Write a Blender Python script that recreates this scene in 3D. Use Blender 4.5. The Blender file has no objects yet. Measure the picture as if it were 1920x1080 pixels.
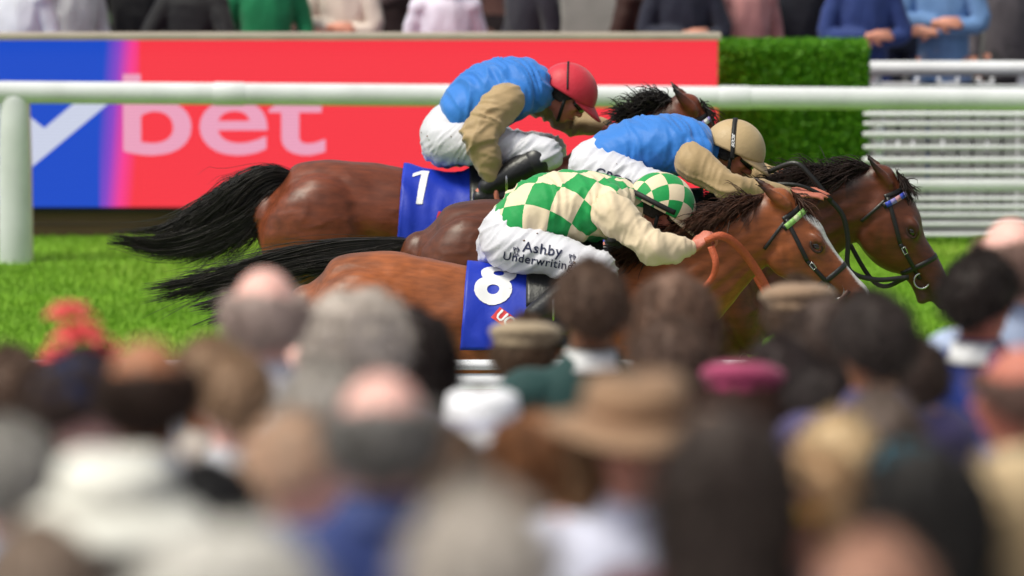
import bpy, bmesh, math, random
import numpy as np
from mathutils import Vector, Matrix
from mathutils.bvhtree import BVHTree

random.seed(7); rng = np.random.default_rng(7)
S = bpy.context.scene
COL = S.collection
R = math.radians

# ------------------------------------------------------------------ camera
CAM_D, CAM_H, PITCH, FPX = 30.0, 5.42, R(8.0), 13030.0     # FPX: focal length in pixels of a 1920 wide frame
cam = bpy.data.cameras.new('camera'); camo = bpy.data.objects.new('camera', cam); COL.objects.link(camo)
camo.location = (0, -CAM_D, CAM_H); camo.rotation_euler = (R(90) - PITCH, 0, 0)
cam.sensor_width = 36.0; cam.lens = FPX * 36.0 / 1920.0
cam.clip_start = 0.5; cam.clip_end = 4000
cam.dof.use_dof = True; cam.dof.focus_distance = 29.6; cam.dof.aperture_fstop = 2.6; cam.dof.aperture_blades = 0
S.camera = camo

# ------------------------------------------------------------------ world, sun, exposure
SUN_EL, SUN_AZ = R(60), R(246)          # azimuth measured clockwise from +Y: behind the camera, a little left
w = bpy.data.worlds.new('World'); S.world = w; w.use_nodes = True
nt = w.node_tree; nt.nodes.clear()
sky = nt.nodes.new('ShaderNodeTexSky'); sky.sky_type = 'NISHITA'; sky.sun_disc = False
sky.sun_elevation = SUN_EL; sky.sun_rotation = SUN_AZ; sky.dust_density = 4.0; sky.air_density = 1.0
hs = nt.nodes.new('ShaderNodeHueSaturation'); hs.inputs['Saturation'].default_value = 0.28
bg = nt.nodes.new('ShaderNodeBackground'); bg.inputs['Strength'].default_value = 0.10
wo = nt.nodes.new('ShaderNodeOutputWorld')
nt.links.new(sky.outputs[0], hs.inputs['Color']); nt.links.new(hs.outputs[0], bg.inputs[0]); nt.links.new(bg.outputs[0], wo.inputs[0])
sl = bpy.data.lights.new('sun', 'SUN'); sl.energy = 2.2; sl.angle = R(16); sl.color = (1, .965, .79)
so = bpy.data.objects.new('sun', sl); COL.objects.link(so)
sd = Vector((math.sin(SUN_AZ) * math.cos(SUN_EL), math.cos(SUN_AZ) * math.cos(SUN_EL), math.sin(SUN_EL)))
so.rotation_euler = sd.to_track_quat('Z', 'Y').to_euler(); so.location = (0, -10, 30)
S.view_settings.view_transform = 'Standard'; S.view_settings.look = 'None'
S.view_settings.exposure = 0.36; S.view_settings.gamma = 1.0
S.cycles.use_denoising = True; S.cycles.max_bounces = 6; S.cycles.transparent_max_bounces = 8

# ------------------------------------------------------------------ helpers
def P(px, py, Y):
    """point on the vertical plane at depth Y that sits at photograph position px, py"""
    a = (px - 960) / FPX; b = (540 - py) / FPX
    d = np.array([a, math.cos(PITCH) + b * math.sin(PITCH), -math.sin(PITCH) + b * math.cos(PITCH)])
    t = (Y + CAM_D) / d[1]
    return np.array([0, -CAM_D, CAM_H]) + d * t
def M_(Y):                       # metres per photograph pixel at depth Y
    return (Y + CAM_D) / math.cos(PITCH) / FPX
def nrm(v):
    v = np.asarray(v, float); return v / max(1e-9, np.linalg.norm(v))
def srgb(r, g, b):
    f = lambda c: ((c / 255 + .055) / 1.055) ** 2.4 if c > 10 else c / 255 / 12.92
    return (f(r), f(g), f(b))

def vnoise(p, seed=0):
    p = np.asarray(p, float) + seed * 17.31
    i = np.floor(p).astype(np.int64); f = p - i; f = f * f * (3 - 2 * f)
    def h(a, b, c):
        n = (a * 374761393 + b * 668265263 + c * 2147483647 + seed * 974711) & 0x7fffffff
        n = ((n ^ (n >> 13)) * 1274126177) & 0x7fffffff
        return ((n ^ (n >> 16)) & 0xffff) / 65535.0
    x, y, z = i[:, 0], i[:, 1], i[:, 2]; u, v, k = f[:, 0], f[:, 1], f[:, 2]
    L = lambda a, b, t: a + (b - a) * t
    return L(L(L(h(x, y, z), h(x+1, y, z), u), L(h(x, y+1, z), h(x+1, y+1, z), u), v),
             L(L(h(x, y, z+1), h(x+1, y, z+1), u), L(h(x, y+1, z+1), h(x+1, y+1, z+1), u), v), k)

def crom(A, sub):
    A = np.asarray(A, float); n = len(A)
    if n < 3 or sub <= 1: 
        if n == 2 and sub > 1:
            t = np.linspace(0, 1, sub + 1)[:, None]; return A[0] * (1 - t) + A[1] * t
        return A
    Q = np.vstack([2 * A[0] - A[1], A, 2 * A[-1] - A[-2]]); out = []
    for i in range(n - 1):
        p0, p1, p2, p3 = Q[i:i + 4]
        for k in range(sub):
            t = k / sub
            out.append(.5 * (2 * p1 + (p2 - p0) * t + (2 * p0 - 5 * p1 + 4 * p2 - p3) * t * t + (3 * p1 - p0 - 3 * p2 + p3) * t ** 3))
    out.append(A[-1]); return np.array(out)

def loft(secs, n=20, sub=4, ref=(0, 1, 0)):
    """closed tube through (x, y, z, radius across, radius along ref)"""
    A = crom(np.array([s[:5] if len(s) >= 5 else (s[0], s[1], s[2], s[3], s[3]) for s in secs], float), sub)
    A[:, 3:] = np.maximum(A[:, 3:], .002)
    C = A[:, :3]; T = np.gradient(C, axis=0); T /= np.maximum(1e-9, np.linalg.norm(T, axis=1))[:, None]
    ref = np.array(ref, float)
    rows = []
    for s in (-1, 1):
        pass
    rings = []
    def cap(i, sgn):
        r = .75 * min(A[i, 3], A[i, 4]); o = []
        for ph in (25, 50, 72):
            o.append((C[i] + T[i] * sgn * r * math.sin(R(ph)), T[i], A[i, 3] * math.cos(R(ph)), A[i, 4] * math.cos(R(ph))))
        return o
    rings += cap(0, -1)[::-1]
    rings += [(C[i], T[i], A[i, 3], A[i, 4]) for i in range(len(C))]
    rings += cap(len(C) - 1, 1)
    V = []; ang = np.linspace(0, 2 * np.pi, n, endpoint=False)
    for c, t, rn, rb in rings:
        b = ref - t * ref.dot(t)
        if np.linalg.norm(b) < .05: b = np.array([1, 0, 0]) - t * t[0]
        b = nrm(b); m = np.cross(b, t)
        V.append(c + np.cos(ang)[:, None] * rb * b + np.sin(ang)[:, None] * rn * m)
    V = np.vstack(V); F = []
    for i in range(len(rings) - 1):
        for j in range(n):
            k = (j + 1) % n
            F.append((i * n + j, i * n + k, (i + 1) * n + k, (i + 1) * n + j))
    F.append(tuple(range(n))[::-1]); F.append(tuple((len(rings) - 1) * n + j for j in range(n)))
    return V, F

def ellipsoid(c, r, axes=None, nu=18, nv=10):
    V = []; F = []
    for i in range(1, nv):
        th = math.pi * i / nv
        for j in range(nu):
            a = 2 * math.pi * j / nu
            V.append((math.sin(th) * math.cos(a), math.sin(th) * math.sin(a), math.cos(th)))
    V.append((0, 0, 1)); V.append((0, 0, -1)); V = np.array(V) * np.array(r)
    for i in range(nv - 2):
        for j in range(nu):
            k = (j + 1) % nu
            F.append((i * nu + j, (i + 1) * nu + j, (i + 1) * nu + k, i * nu + k))
    t = len(V) - 2
    for j in range(nu):
        k = (j + 1) % nu
        F.append((t, j, k)); F.append((t + 1, (nv - 2) * nu + k, (nv - 2) * nu + j))
    if axes is not None: V = V @ np.array([nrm(a) for a in axes])
    return V + np.array(c), F

def join(pieces):
    V = []; F = []; o = 0
    for v, f in pieces:
        V.append(np.asarray(v, float)); F += [tuple(i + o for i in q) for q in f]; o += len(v)
    return np.vstack(V), F

def mesh(name, V, F, smooth=True):
    me = bpy.data.meshes.new(name); me.from_pydata([tuple(v) for v in V], [], F); me.update()
    if smooth: me.polygons.foreach_set('use_smooth', [True] * len(me.polygons))
    return me
def link(name, me, mat=None, parent=None):
    o = bpy.data.objects.new(name, me); COL.objects.link(o)
    if mat is not None:
        if len(me.materials) == 0: me.materials.append(None)
        o.material_slots[0].link = 'OBJECT'; o.material_slots[0].material = mat
    if parent is not None: o.parent = parent
    return o
def part(name, vf, mat, parent=None, smooth=True, local=None):
    V, F = vf
    if local is not None: V = np.asarray(V) - np.array(local)
    return link(name, mesh(name, V, F, smooth), mat, parent)
def tag(o, label, cat, group=None, kind=None):
    if label: o['label'] = label
    if cat: o['category'] = cat
    if group: o['group'] = group
    if kind: o['kind'] = kind
    return o
def empty(name, loc, label, cat, group=None):
    o = bpy.data.objects.new(name, None); COL.objects.link(o); o.location = loc; o.empty_display_size = .1
    return tag(o, label, cat, group)

def fuse(pieces, voxel=.012, smooth=5, factor=.5):
    """one continuous skin over overlapping closed pieces; returns vertex array, faces"""
    V, F = join(pieces)
    me = mesh('tmp', V, F, False); ob = bpy.data.objects.new('tmp', me); COL.objects.link(ob)
    m = ob.modifiers.new('r', 'REMESH'); m.mode = 'VOXEL'; m.voxel_size = voxel
    if smooth:
        s = ob.modifiers.new('s', 'SMOOTH'); s.factor = factor; s.iterations = smooth
    dg = bpy.context.evaluated_depsgraph_get(); ev = ob.evaluated_get(dg)
    r = bpy.data.meshes.new_from_object(ev)
    n = len(r.vertices); a = np.empty(n * 3); r.vertices.foreach_get('co', a)
    FF = [tuple(p.vertices) for p in r.polygons]
    bpy.data.objects.remove(ob); bpy.data.meshes.remove(me); bpy.data.meshes.remove(r)
    return a.reshape(-1, 3), FF
def normals(V, F):
    T = np.array([(f[0], f[1], f[2]) for f in F]); 
    n = np.cross(V[T[:, 1]] - V[T[:, 0]], V[T[:, 2]] - V[T[:, 0]])
    N = np.zeros_like(V)
    for k in range(3): np.add.at(N, T[:, k], n)
    for f in F[:1]: pass
    Q = [f for f in F if len(f) == 4]
    if Q:
        T2 = np.array(Q); n2 = np.cross(V[T2[:, 2]] - V[T2[:, 0]], V[T2[:, 3]] - V[T2[:, 0]]); 
        for k in (0, 2, 3): np.add.at(N, T2[:, k], n2)
    return N / np.maximum(1e-12, np.linalg.norm(N, axis=1))[:, None]
def wrinkle(vf, amp, freq, axis=None, stretch=3.0, seed=1, power=2.0):
    """cloth folds: ridged noise pulled out along an axis"""
    V, F = vf; N = normals(V, F)
    Q = V.copy()
    warp = np.stack([vnoise(V * freq * .35, seed + k) for k in (5, 6, 7)], 1) - .5
    Q = Q * freq + warp * 1.6
    if axis is not None:
        a = nrm(axis); d = Q @ a; Q = Q - np.outer(d, a) * (1 - 1 / stretch)
    n = vnoise(Q, seed); rg = 1 - np.abs(2 * n - 1)
    rg = rg ** power
    n2 = vnoise(Q * 2.3 + 9, seed + 3); rg2 = (1 - np.abs(2 * n2 - 1)) ** power
    return V + N * (amp * (rg - .35) + amp * .4 * (rg2 - .35))[:, None], F
def folds(vf, amp, dirs, seed=1, stretch=5.0, warp=1.1, wf=4.0, mask=3.5, sharp=2.2, weight=None):
    """drapery: irregular ridged creases; dirs = [(direction across the crease, width)]"""
    V, F = vf; N = normals(V, F); D = np.zeros(len(V))
    wp = np.stack([vnoise(V * wf, seed + 31 + k) for k in range(3)], 1) - .5
    for k, (d, wl) in enumerate(dirs):
        d = nrm(d); e1 = nrm(np.cross(d, (.2, 1, .1))); e2 = np.cross(d, e1)
        q = np.stack([V @ d / wl, V @ e1 / (wl * stretch), V @ e2 / (wl * stretch)], 1) + wp * np.array([warp * 1.6, warp, warp])
        n = vnoise(q, seed + 7 * k); rg = np.clip(1 - np.abs(2 * n - 1) * 1.15, 0, 1) ** sharp
        mk = np.clip((vnoise(V * mask, seed + 11 * k + 2) - .25) * 2.0, 0, 1)
        D += (rg - .25) * (.2 + .8 * mk)
    if weight is not None: D = D * weight(V)
    return V + N * (amp * D)[:, None], F
def bvh(vf):
    return BVHTree.FromPolygons([Vector(v) for v in vf[0]], vf[1])
def tube(pts, r, n=8, sub=4):
    pts = [np.asarray(p, float) for p in pts]; k = len(pts)
    rr = r if hasattr(r, '__len__') else [r] * k
    return loft([(p[0], p[1], p[2], q, q) for p, q in zip(pts, rr)], n, sub)
def ribbon(pts, nr, wd, th=.003, sub=1):
    pts = np.array(pts, float); nr = np.array(nr, float)
    if sub > 1: pts = crom(pts, sub); nr = crom(nr, sub)
    T = np.gradient(pts, axis=0); V = []; F = []
    W = wd if hasattr(wd, '__len__') else np.full(len(pts), wd)
    if len(W) != len(pts): W = np.interp(np.linspace(0, 1, len(pts)), np.linspace(0, 1, len(W)), W)
    for p, t, n, q in zip(pts, T, nr, W):
        t = nrm(t); n = nrm(n - t * np.dot(n, t)); s = np.cross(t, n)
        V += [p + s * q / 2 + n * th, p - s * q / 2 + n * th, p - s * q / 2 - n * th * .3, p + s * q / 2 - n * th * .3]
    m = len(pts)
    for i in range(m - 1):
        for j in range(4):
            k = (j + 1) % 4; F.append((i*4+j, i*4+k, i*4+4+k, i*4+4+j))
    F.append((3, 2, 1, 0)); F.append(tuple((m - 1) * 4 + j for j in range(4)))
    return np.array(V), F
def box(a, b):
    x0, y0, z0 = a; x1, y1, z1 = b
    V = np.array([(x0,y0,z0),(x1,y0,z0),(x1,y1,z0),(x0,y1,z0),(x0,y0,z1),(x1,y0,z1),(x1,y1,z1),(x0,y1,z1)], float)
    return V, [(3,2,1,0),(4,5,6,7),(0,1,5,4),(1,2,6,5),(2,3,7,6),(3,0,4,7)]
def bevbox(name, a, b, mat, parent=None, bev=.008):
    V, F = box(a, b); bm = bmesh.new(); vs = [bm.verts.new(v) for v in V]
    for f in F: bm.faces.new([vs[i] for i in f])
    bmesh.ops.bevel(bm, geom=list(bm.edges), offset=bev, segments=2, affect='EDGES', profile=.6)
    me = bpy.data.meshes.new(name); bm.to_mesh(me); bm.free()
    return link(name, me, mat, parent)

# ------------------------------------------------------------------ materials
MATS = {}
def mat(name, col, rough=.6, bump=0, bscale=40, spec=.4, sheen=0, metal=0, var=.0, vscale=6, attr=None, coat=0, bdetail=4, sss=0, stretch=None):
    if name in MATS: return MATS[name]
    m = bpy.data.materials.new(name); m.use_nodes = True; t = m.node_tree; n = t.nodes; b = n['Principled BSDF']
    b.inputs['Roughness'].default_value = rough; b.inputs['Specular IOR Level'].default_value = spec
    b.inputs['Metallic'].default_value = metal; b.inputs['Sheen Weight'].default_value = sheen
    b.inputs['Coat Weight'].default_value = coat
    if sss:
        b.inputs['Subsurface Weight'].default_value = sss; b.inputs['Subsurface Radius'].default_value = (.012, .005, .003); b.inputs['Subsurface Scale'].default_value = 1
    tc = n.new('ShaderNodeTexCoord'); src = tc.outputs['Object']
    if stretch:
        mp = n.new('ShaderNodeMapping'); mp.inputs['Scale'].default_value = stretch; t.links.new(src, mp.inputs[0]); src = mp.outputs[0]
    if attr:
        a = n.new('ShaderNodeAttribute'); a.attribute_name = attr; base = a.outputs['Color']
    else:
        c = n.new('ShaderNodeRGB'); c.outputs[0].default_value = (*col, 1); base = c.outputs[0]
    if var:
        no = n.new('ShaderNodeTexNoise'); no.inputs['Scale'].default_value = vscale; no.inputs['Detail'].default_value = 5
        t.links.new(src, no.inputs['Vector'])
        mr = n.new('ShaderNodeMapRange'); mr.inputs[1].default_value = .3; mr.inputs[2].default_value = .7; mr.inputs[3].default_value = 1 - var; mr.inputs[4].default_value = 1 + var
        t.links.new(no.outputs[0], mr.inputs[0])
        mx = n.new('ShaderNodeVectorMath'); mx.operation = 'SCALE'; t.links.new(base, mx.inputs[0]); t.links.new(mr.outputs[0], mx.inputs['Scale']); base = mx.outputs[0]
    t.links.new(base, b.inputs['Base Color'])
    if bump:
        no = n.new('ShaderNodeTexNoise'); no.inputs['Scale'].default_value = bscale; no.inputs['Detail'].default_value = bdetail
        t.links.new(src, no.inputs['Vector'])
        bp = n.new('ShaderNodeBump'); bp.inputs['Strength'].default_value = bump; bp.inputs['Distance'].default_value = .01
        t.links.new(no.outputs[0], bp.inputs['Height']); t.links.new(bp.outputs[0], b.inputs['Normal'])
    MATS[name] = m; return m
def emis(name, col, st=.79, lines=True, col2=None, x0=0, x1=1):
    m = bpy.data.materials.new(name); m.use_nodes = True; t = m.node_tree; n = t.nodes; n.remove(n['Principled BSDF'])
    e = n.new('ShaderNodeEmission'); e.inputs[0].default_value = (*col, 1); e.inputs[1].default_value = st
    d = n.new('ShaderNodeBsdfPrincipled'); d.inputs['Base Color'].default_value = (.02, .02, .02, 1); d.inputs['Roughness'].default_value = .8; d.inputs['Specular IOR Level'].default_value = .1
    ad = n.new('ShaderNodeAddShader'); t.links.new(e.outputs[0], ad.inputs[0]); t.links.new(d.outputs[0], ad.inputs[1]); t.links.new(ad.outputs[0], n['Material Output'].inputs[0])
    tc = n.new('ShaderNodeTexCoord'); sp = n.new('ShaderNodeSeparateXYZ'); t.links.new(tc.outputs['Object'], sp.inputs[0])
    if col2:
        mr = n.new('ShaderNodeMapRange'); mr.inputs[1].default_value = x0; mr.inputs[2].default_value = x1
        sk = n.new('ShaderNodeMath'); sk.operation = 'MULTIPLY_ADD'; sk.inputs[1].default_value = -.09
        t.links.new(sp.outputs[2], sk.inputs[0]); t.links.new(sp.outputs[0], sk.inputs[2]); t.links.new(sk.outputs[0], mr.inputs[0])
        rp = n.new('ShaderNodeValToRGB'); el = rp.color_ramp.elements
        el[0].position = 0; el[0].color = (*col2[0], 1); el[1].position = 1; el[1].color = (*col2[-1], 1)
        for i, c in enumerate(col2[1:-1]): k = el.new((i + 1) / (len(col2) - 1)); k.color = (*c, 1)
        t.links.new(mr.outputs[0], rp.inputs[0]); t.links.new(rp.outputs[0], e.inputs[0])
    if lines:
        mu = n.new('ShaderNodeMath'); mu.operation = 'MULTIPLY'; mu.inputs[1].default_value = 2 * math.pi / .0196
        t.links.new(sp.outputs[2], mu.inputs[0]); si = n.new('ShaderNodeMath'); si.operation = 'SINE'; t.links.new(mu.outputs[0], si.inputs[0])
        ma = n.new('ShaderNodeMath'); ma.operation = 'MULTIPLY_ADD'; ma.inputs[1].default_value = .13 * st; ma.inputs[2].default_value = .92 * st
        t.links.new(si.outputs[0], ma.inputs[0]); t.links.new(ma.outputs[0], e.inputs[1])
    return m
def set_attr(me, name, cols):
    a = me.attributes.new(name, 'FLOAT_COLOR', 'POINT'); c = np.ones((len(me.vertices), 4)); c[:, :cols.shape[1]] = cols
    a.data.foreach_set('color', c.ravel())

skin = mat('skin', srgb(214, 150, 128), .5, .15, 120, .35, sss=.15, var=.08, vscale=12)
skin2 = mat('skin_ruddy', srgb(196, 118, 100), .5, .15, 120, .35, sss=.15, var=.1, vscale=12)
skin3 = mat('skin_tan', srgb(168, 112, 82), .5, .15, 120, .35, sss=.15, var=.1, vscale=12)
skin4 = mat('skin_pink', srgb(240, 188, 178), .5, .15, 120, .35, sss=.15, var=.08, vscale=12)
black_leather = mat('black_leather', (.012, .012, .014), .38, .2, 60, .5)
tack_black = mat('tack_black', (.015, .014, .014), .42, .15, 80, .5)
tack_tan = mat('tack_orange_rubber', srgb(190, 92, 58), .55, .5, 160, .4, var=.12, vscale=30)
steel = mat('steel', (.55, .55, .56), .25, 0, metal=1)
white_pvc = mat('white_pvc', (.74, .75, .79), .42, .08, 20, .45, var=.09, vscale=4)
breech_white = mat('breeches_white', (.63, .63, .70), .55, .12, 90, .4, sheen=.15)
blue_silk = mat('blue_silk', srgb(46, 120, 206), .55, .12, 70, .3, sheen=.2, var=.05, vscale=5)
beige_silk = mat('beige_silk', srgb(174, 148, 110), .58, .15, 70, .3, sheen=.2, var=.07, vscale=6)
cream_silk = mat('cream_silk', srgb(222, 202, 172), .6, .12, 70, .3, sheen=.2, var=.05, vscale=6)
cloth_blue = mat('saddle_cloth_blue', srgb(18, 50, 178), .5, .1, 60, .4, var=.08, vscale=5)
cloth_white = mat('print_white', (.82, .82, .84), .5)
cloth_red = mat('print_red', srgb(205, 45, 50), .5)
ink_navy = mat('print_navy', srgb(22, 30, 66), .6)
goggle = mat('goggle_dark', (.01, .01, .012), .15, spec=.6)
strap_black = mat('strap_black', (.012, .012, .013), .6, .1, 200)
eye_m = mat('eye_dark', (.008, .005, .004), .06, spec=.8, coat=.5)

# ------------------------------------------------------------------ the setting
def sheet(name, x0, x1, y0, y1, z, m, nx=2, ny=2, amp=0, seed=3):
    xs = np.linspace(x0, x1, nx); ys = np.linspace(y0, y1, ny); V = []
    for y in ys:
        for x in xs: V.append((x, y, z))
    V = np.array(V, float)
    if amp: V[:, 2] += amp * (vnoise(V * .6, seed) - .5)
    F = [(j*nx+i, j*nx+i+1, (j+1)*nx+i+1, (j+1)*nx+i) for j in range(ny-1) for i in range(nx-1)]
    return tag(part(name, (V, F), m), None, None, kind='structure')
turf_m = mat('turf', srgb(104, 146, 36), .9, .6, 60, .2, var=.25, vscale=2.5, stretch=(.35, 1.2, 1))
earth_m = mat('earth', srgb(98, 110, 60), .95, .3, 8, .2, var=.2, vscale=.4)
asph_m = mat('asphalt', (.07, .068, .066), .9, .5, 60, .2, var=.2, vscale=2)
conc_m = mat('terrace_concrete', (.26, .25, .24), .85, .4, 30, .2, var=.18, vscale=1.5)
sheet('ground', -900, 900, -200, 1600, -.45, earth_m)
sheet('race_track', -60, 60, -2.6, 10.75, 0, turf_m, 160, 40, .02)
sheet('spectator_apron', -60, 60, 10.75, 70, -.16, asph_m)
NEAR_RAIL_Y = -2.25
# stepped terrace on the stand side, falling towards the rail
def terrace(y):                                   # height under a spectator
    d = y + CAM_D
    if d > 25.6: return .02
    k = math.floor((25.6 - d) / .8) + 1
    return .02 + k * .118
secs = [(NEAR_RAIL_Y - .35, .02)]
y = -CAM_D + 25.6
V = []; F = []
prof = [(-2.6, -.45), (-2.6, .02), (y, .02)]
k = 0
while y > -CAM_D - 6:
    k += 1; z = .02 + k * .118
    prof += [(y, z), (y - .8, z)]; y -= .8
prof += [(y, -.45)]
for x in (-40, 40): V += [(x, a, b) for a, b in prof]
n = len(prof)
F = [(i, i + 1, n + i + 1, n + i) for i in range(n - 1)]
tag(part('terrace', (np.array(V, float), F), conc_m, smooth=False), None, None, kind='structure')

# blades of turf where the photograph shows the track
def grass(name, x0, x1, y0, y1, N, h0, h1, seed):
    r = np.random.default_rng(seed)
    x = r.uniform(x0, x1, N); y = r.uniform(y0, y1, N); a = r.uniform(0, 2 * np.pi, N); h = r.uniform(h0, h1, N)
    stripe = .75 + .5 * vnoise(np.stack([x * .35, y * 1.6, x * 0], 1), seed)
    h *= stripe
    wv = .0035 + .003 * r.random(N); l = r.uniform(-.6, .6, (N, 2)) * h[:, None]
    V = np.empty((N, 3, 3)); V[:, 0] = np.stack([x - np.cos(a) * wv, y - np.sin(a) * wv, x * 0], 1); V[:, 1] = np.stack([x + np.cos(a) * wv, y + np.sin(a) * wv, x * 0], 1)
    V[:, 2] = np.stack([x + l[:, 0], y + l[:, 1], h], 1)
    c = np.array(srgb(122, 166, 46)); c2 = np.array(srgb(164, 186, 78)); c3 = np.array(srgb(92, 142, 36))
    q = vnoise(np.stack([x * .5, y * 2.2, x * 0], 1), seed + 1); m_ = r.random(N)
    colr = c[None] * (1 - .0) + (c2 - c)[None] * (np.clip((q - .45) * 2, 0, 1) * (.3 + .7 * m_))[:, None] + (c3 - c)[None] * (np.clip((.5 - q) * 1.6, 0, 1) * (.4 + .6 * m_))[:, None]
    me = mesh(name, V.reshape(-1, 3), [(3*i, 3*i+1, 3*i+2) for i in range(N)], False)
    set_attr(me, 'Col', np.repeat(colr, 3, 0))
    o = link(name, me, mat('grass_blade', (0, 0, 0), .6, spec=.25, attr='Col'))
    return tag(o, 'bright green mown turf blades covering the race track', 'grass', kind='stuff')
grass('grass', -3.9, 3.9, 2.2, 10.7, 130000, .018, .042, 11)

# ------------------------------------------------------------------ far running rail
FR_Y = 9.6
def railing(name, Y, xa, xb, za, zb, post_x, label, rad=(.056, .075), post_w=.075, second=None):
    e = empty(name, (0, Y, 0), label, 'rail')
    q = lambda x: za + (zb - za) * (x - xa) / (xb - xa)
    vf = loft([(xa, 0, za, rad[1], rad[0]), ((xa+xb)/2, 0, q((xa+xb)/2), rad[1], rad[0]), (xb, 0, zb, rad[1], rad[0])], 20, 8)
    part('top_rail', vf, white_pvc, e)
    if second: part('lower_rail', loft([(xa, 0, za - second, .031, .03), ((xa+xb)/2, 0, q((xa+xb)/2) - second, .031, .03), (xb, 0, zb - second, .031, .03)], 16, 6), white_pvc, e)
    for k in range(int((xb - xa) / 2.9)):
        x = xa + .7 + k * 2.9; part('joint_sleeve', loft([(x, 0, q(x), rad[1] * 1.06, rad[0] * 1.06), (x + .16, 0, q(x + .16), rad[1] * 1.06, rad[0] * 1.06)], 18, 2), white_pvc, e)
    for x in post_x:
        p = part('post', loft([(x, .01, 0, post_w, post_w * .7), (x, .01, q(x) * .5, post_w, post_w * .7), (x, .01, q(x) - rad[1] * .6, post_w * .9, post_w * .65)], 14, 2, ref=(0, 1, 0)), white_pvc, e)
    return e
l = P(0, 173, FR_Y); r_ = P(1920, 187, FR_Y); sl_ = (r_[2] - l[2]) / (r_[0] - l[0])
xp = P(28, 300, FR_Y)[0]
railing('running_rail', FR_Y, -14, 14, l[2] + sl_ * (-14 - l[0]), l[2] + sl_ * (14 - l[0]), [xp - 5.9, xp, xp + 7.6],
        'white plastic running rail crossing behind the horses in front of the lit board', rad=(.05, .064), post_w=.1)
nr = P(880, 684, NEAR_RAIL_Y)
railing('running_rail', NEAR_RAIL_Y, -20, 20, nr[2], nr[2], [-8.1, -5.4, -2.7, 2.85, 5.6], 'white double-bar rail between the crowd and the nearest horse', rad=(.03, .021), post_w=.04, second=.066)

# ------------------------------------------------------------------ lit advertising board
LB_Y = 10.72
lb = empty('advertising_board', (0, LB_Y, 0), 'long lit advertising screen, blue at the left end and red along the rest', 'advertising board')
pb = P(0, 387, LB_Y)[2]; ptop = P(0, 75, LB_Y)[2]; xR = P(1345, 200, LB_Y)[0]
xA = P(185, 200, LB_Y)[0]; xB = P(262, 200, LB_Y)[0]
blue = srgb(22, 76, 205); red = srgb(255, 56, 72); mag = srgb(255, 62, 150); pur = srgb(140, 70, 205)
def panel(name, x0, x1, m):
    return part(name, box((x0, -.03, pb), (x1, .1, ptop)), m, lb, False)
panel('blue_screen', -14, xA, emis('led_blue', blue, .79))
panel('colour_change_screen', xA + .001, xB, emis('led_blend', mag, .79, col2=[blue, pur, mag, red], x0=xA - .06, x1=xB - .06))
panel('red_screen', xB + .001, xR, emis('led_red', red, .79))
trim_m = mat('board_trim', (.42, .36, .29), .5, .1, 20, var=.1)
dark_m = mat('board_dark', (.02, .018, .017), .7, .2, 30)
plank_m = mat('weathered_plank', srgb(92, 74, 56), .85, .5, 30, .2, var=.25, vscale=4, stretch=(.2, 1, 1))
part('top_cap', box((-14, -.05, ptop + .004), (xR + .02, .14, ptop + .032)), trim_m, lb, False)
part('bottom_edge', box((-14, -.02, pb - .03), (xR, .09, pb - .004)), dark_m, lb, False)
zz = pb - .034; 
pl = 0
xx = -14.0
while xx < xR:
    L = 1.8
    for a, b, y0 in ((.0, .068, 0), (.074, .14, .006)):
        part('plank', box((xx + .004, y0, zz - b), (min(xx + L, xR) - .004, y0 + .03, zz - a)), plank_m, lb, False)
    xx += L
part('foot_rail', box((-14, .02, -.1), (xR, .08, zz - .146)), dark_m, lb, False)
def textmesh(s, size, offset=0, extrude=0, res=4, shear=0, space=1):
    c = bpy.data.curves.new('t', 'FONT'); c.body = s; c.size = size; c.offset = offset; c.extrude = extrude; c.resolution_u = res; c.shear = shear
    c.align_x = 'CENTER'; c.align_y = 'CENTER'; c.space_character = space
    o = bpy.data.objects.new('t', c); COL.objects.link(o)
    dg = bpy.context.evaluated_depsgraph_get(); me = bpy.data.meshes.new_from_object(o.evaluated_get(dg))
    bpy.data.objects.remove(o); bpy.data.curves.remove(c)
    V = np.array([v.co[:] for v in me.vertices]); F = [tuple(p.vertices) for p in me.polygons]; bpy.data.meshes.remove(me)
    return V, F
def board_text(s, px0, px1, py0, py1, m, off=0):
    V, F = textmesh(s, 1, .012, 0, 6)
    lo, hi = V.min(0), V.max(0); a = P(px0, py1, LB_Y); b = P(px1, py0, LB_Y)
    X = a[0] + (V[:, 0] - lo[0]) / (hi[0] - lo[0]) * (b[0] - a[0]); Z = a[2] + (V[:, 1] - lo[1]) / (hi[1] - lo[1]) * (b[2] - a[2])
    part('lettering', (np.stack([X, X * 0 - .034 - off, Z], 1), F), m, lb, False)
led_w = emis('led_white', srgb(255, 176, 206), .7); led_w2 = emis('led_white_blue', srgb(222, 228, 250), .7)
board_text('bet', 232, 610, 138, 290, led_w)
board_text('y', -40, 205, 192, 332, led_w2)
board_text('sk', -430, 32, 130, 292, led_w2)

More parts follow.
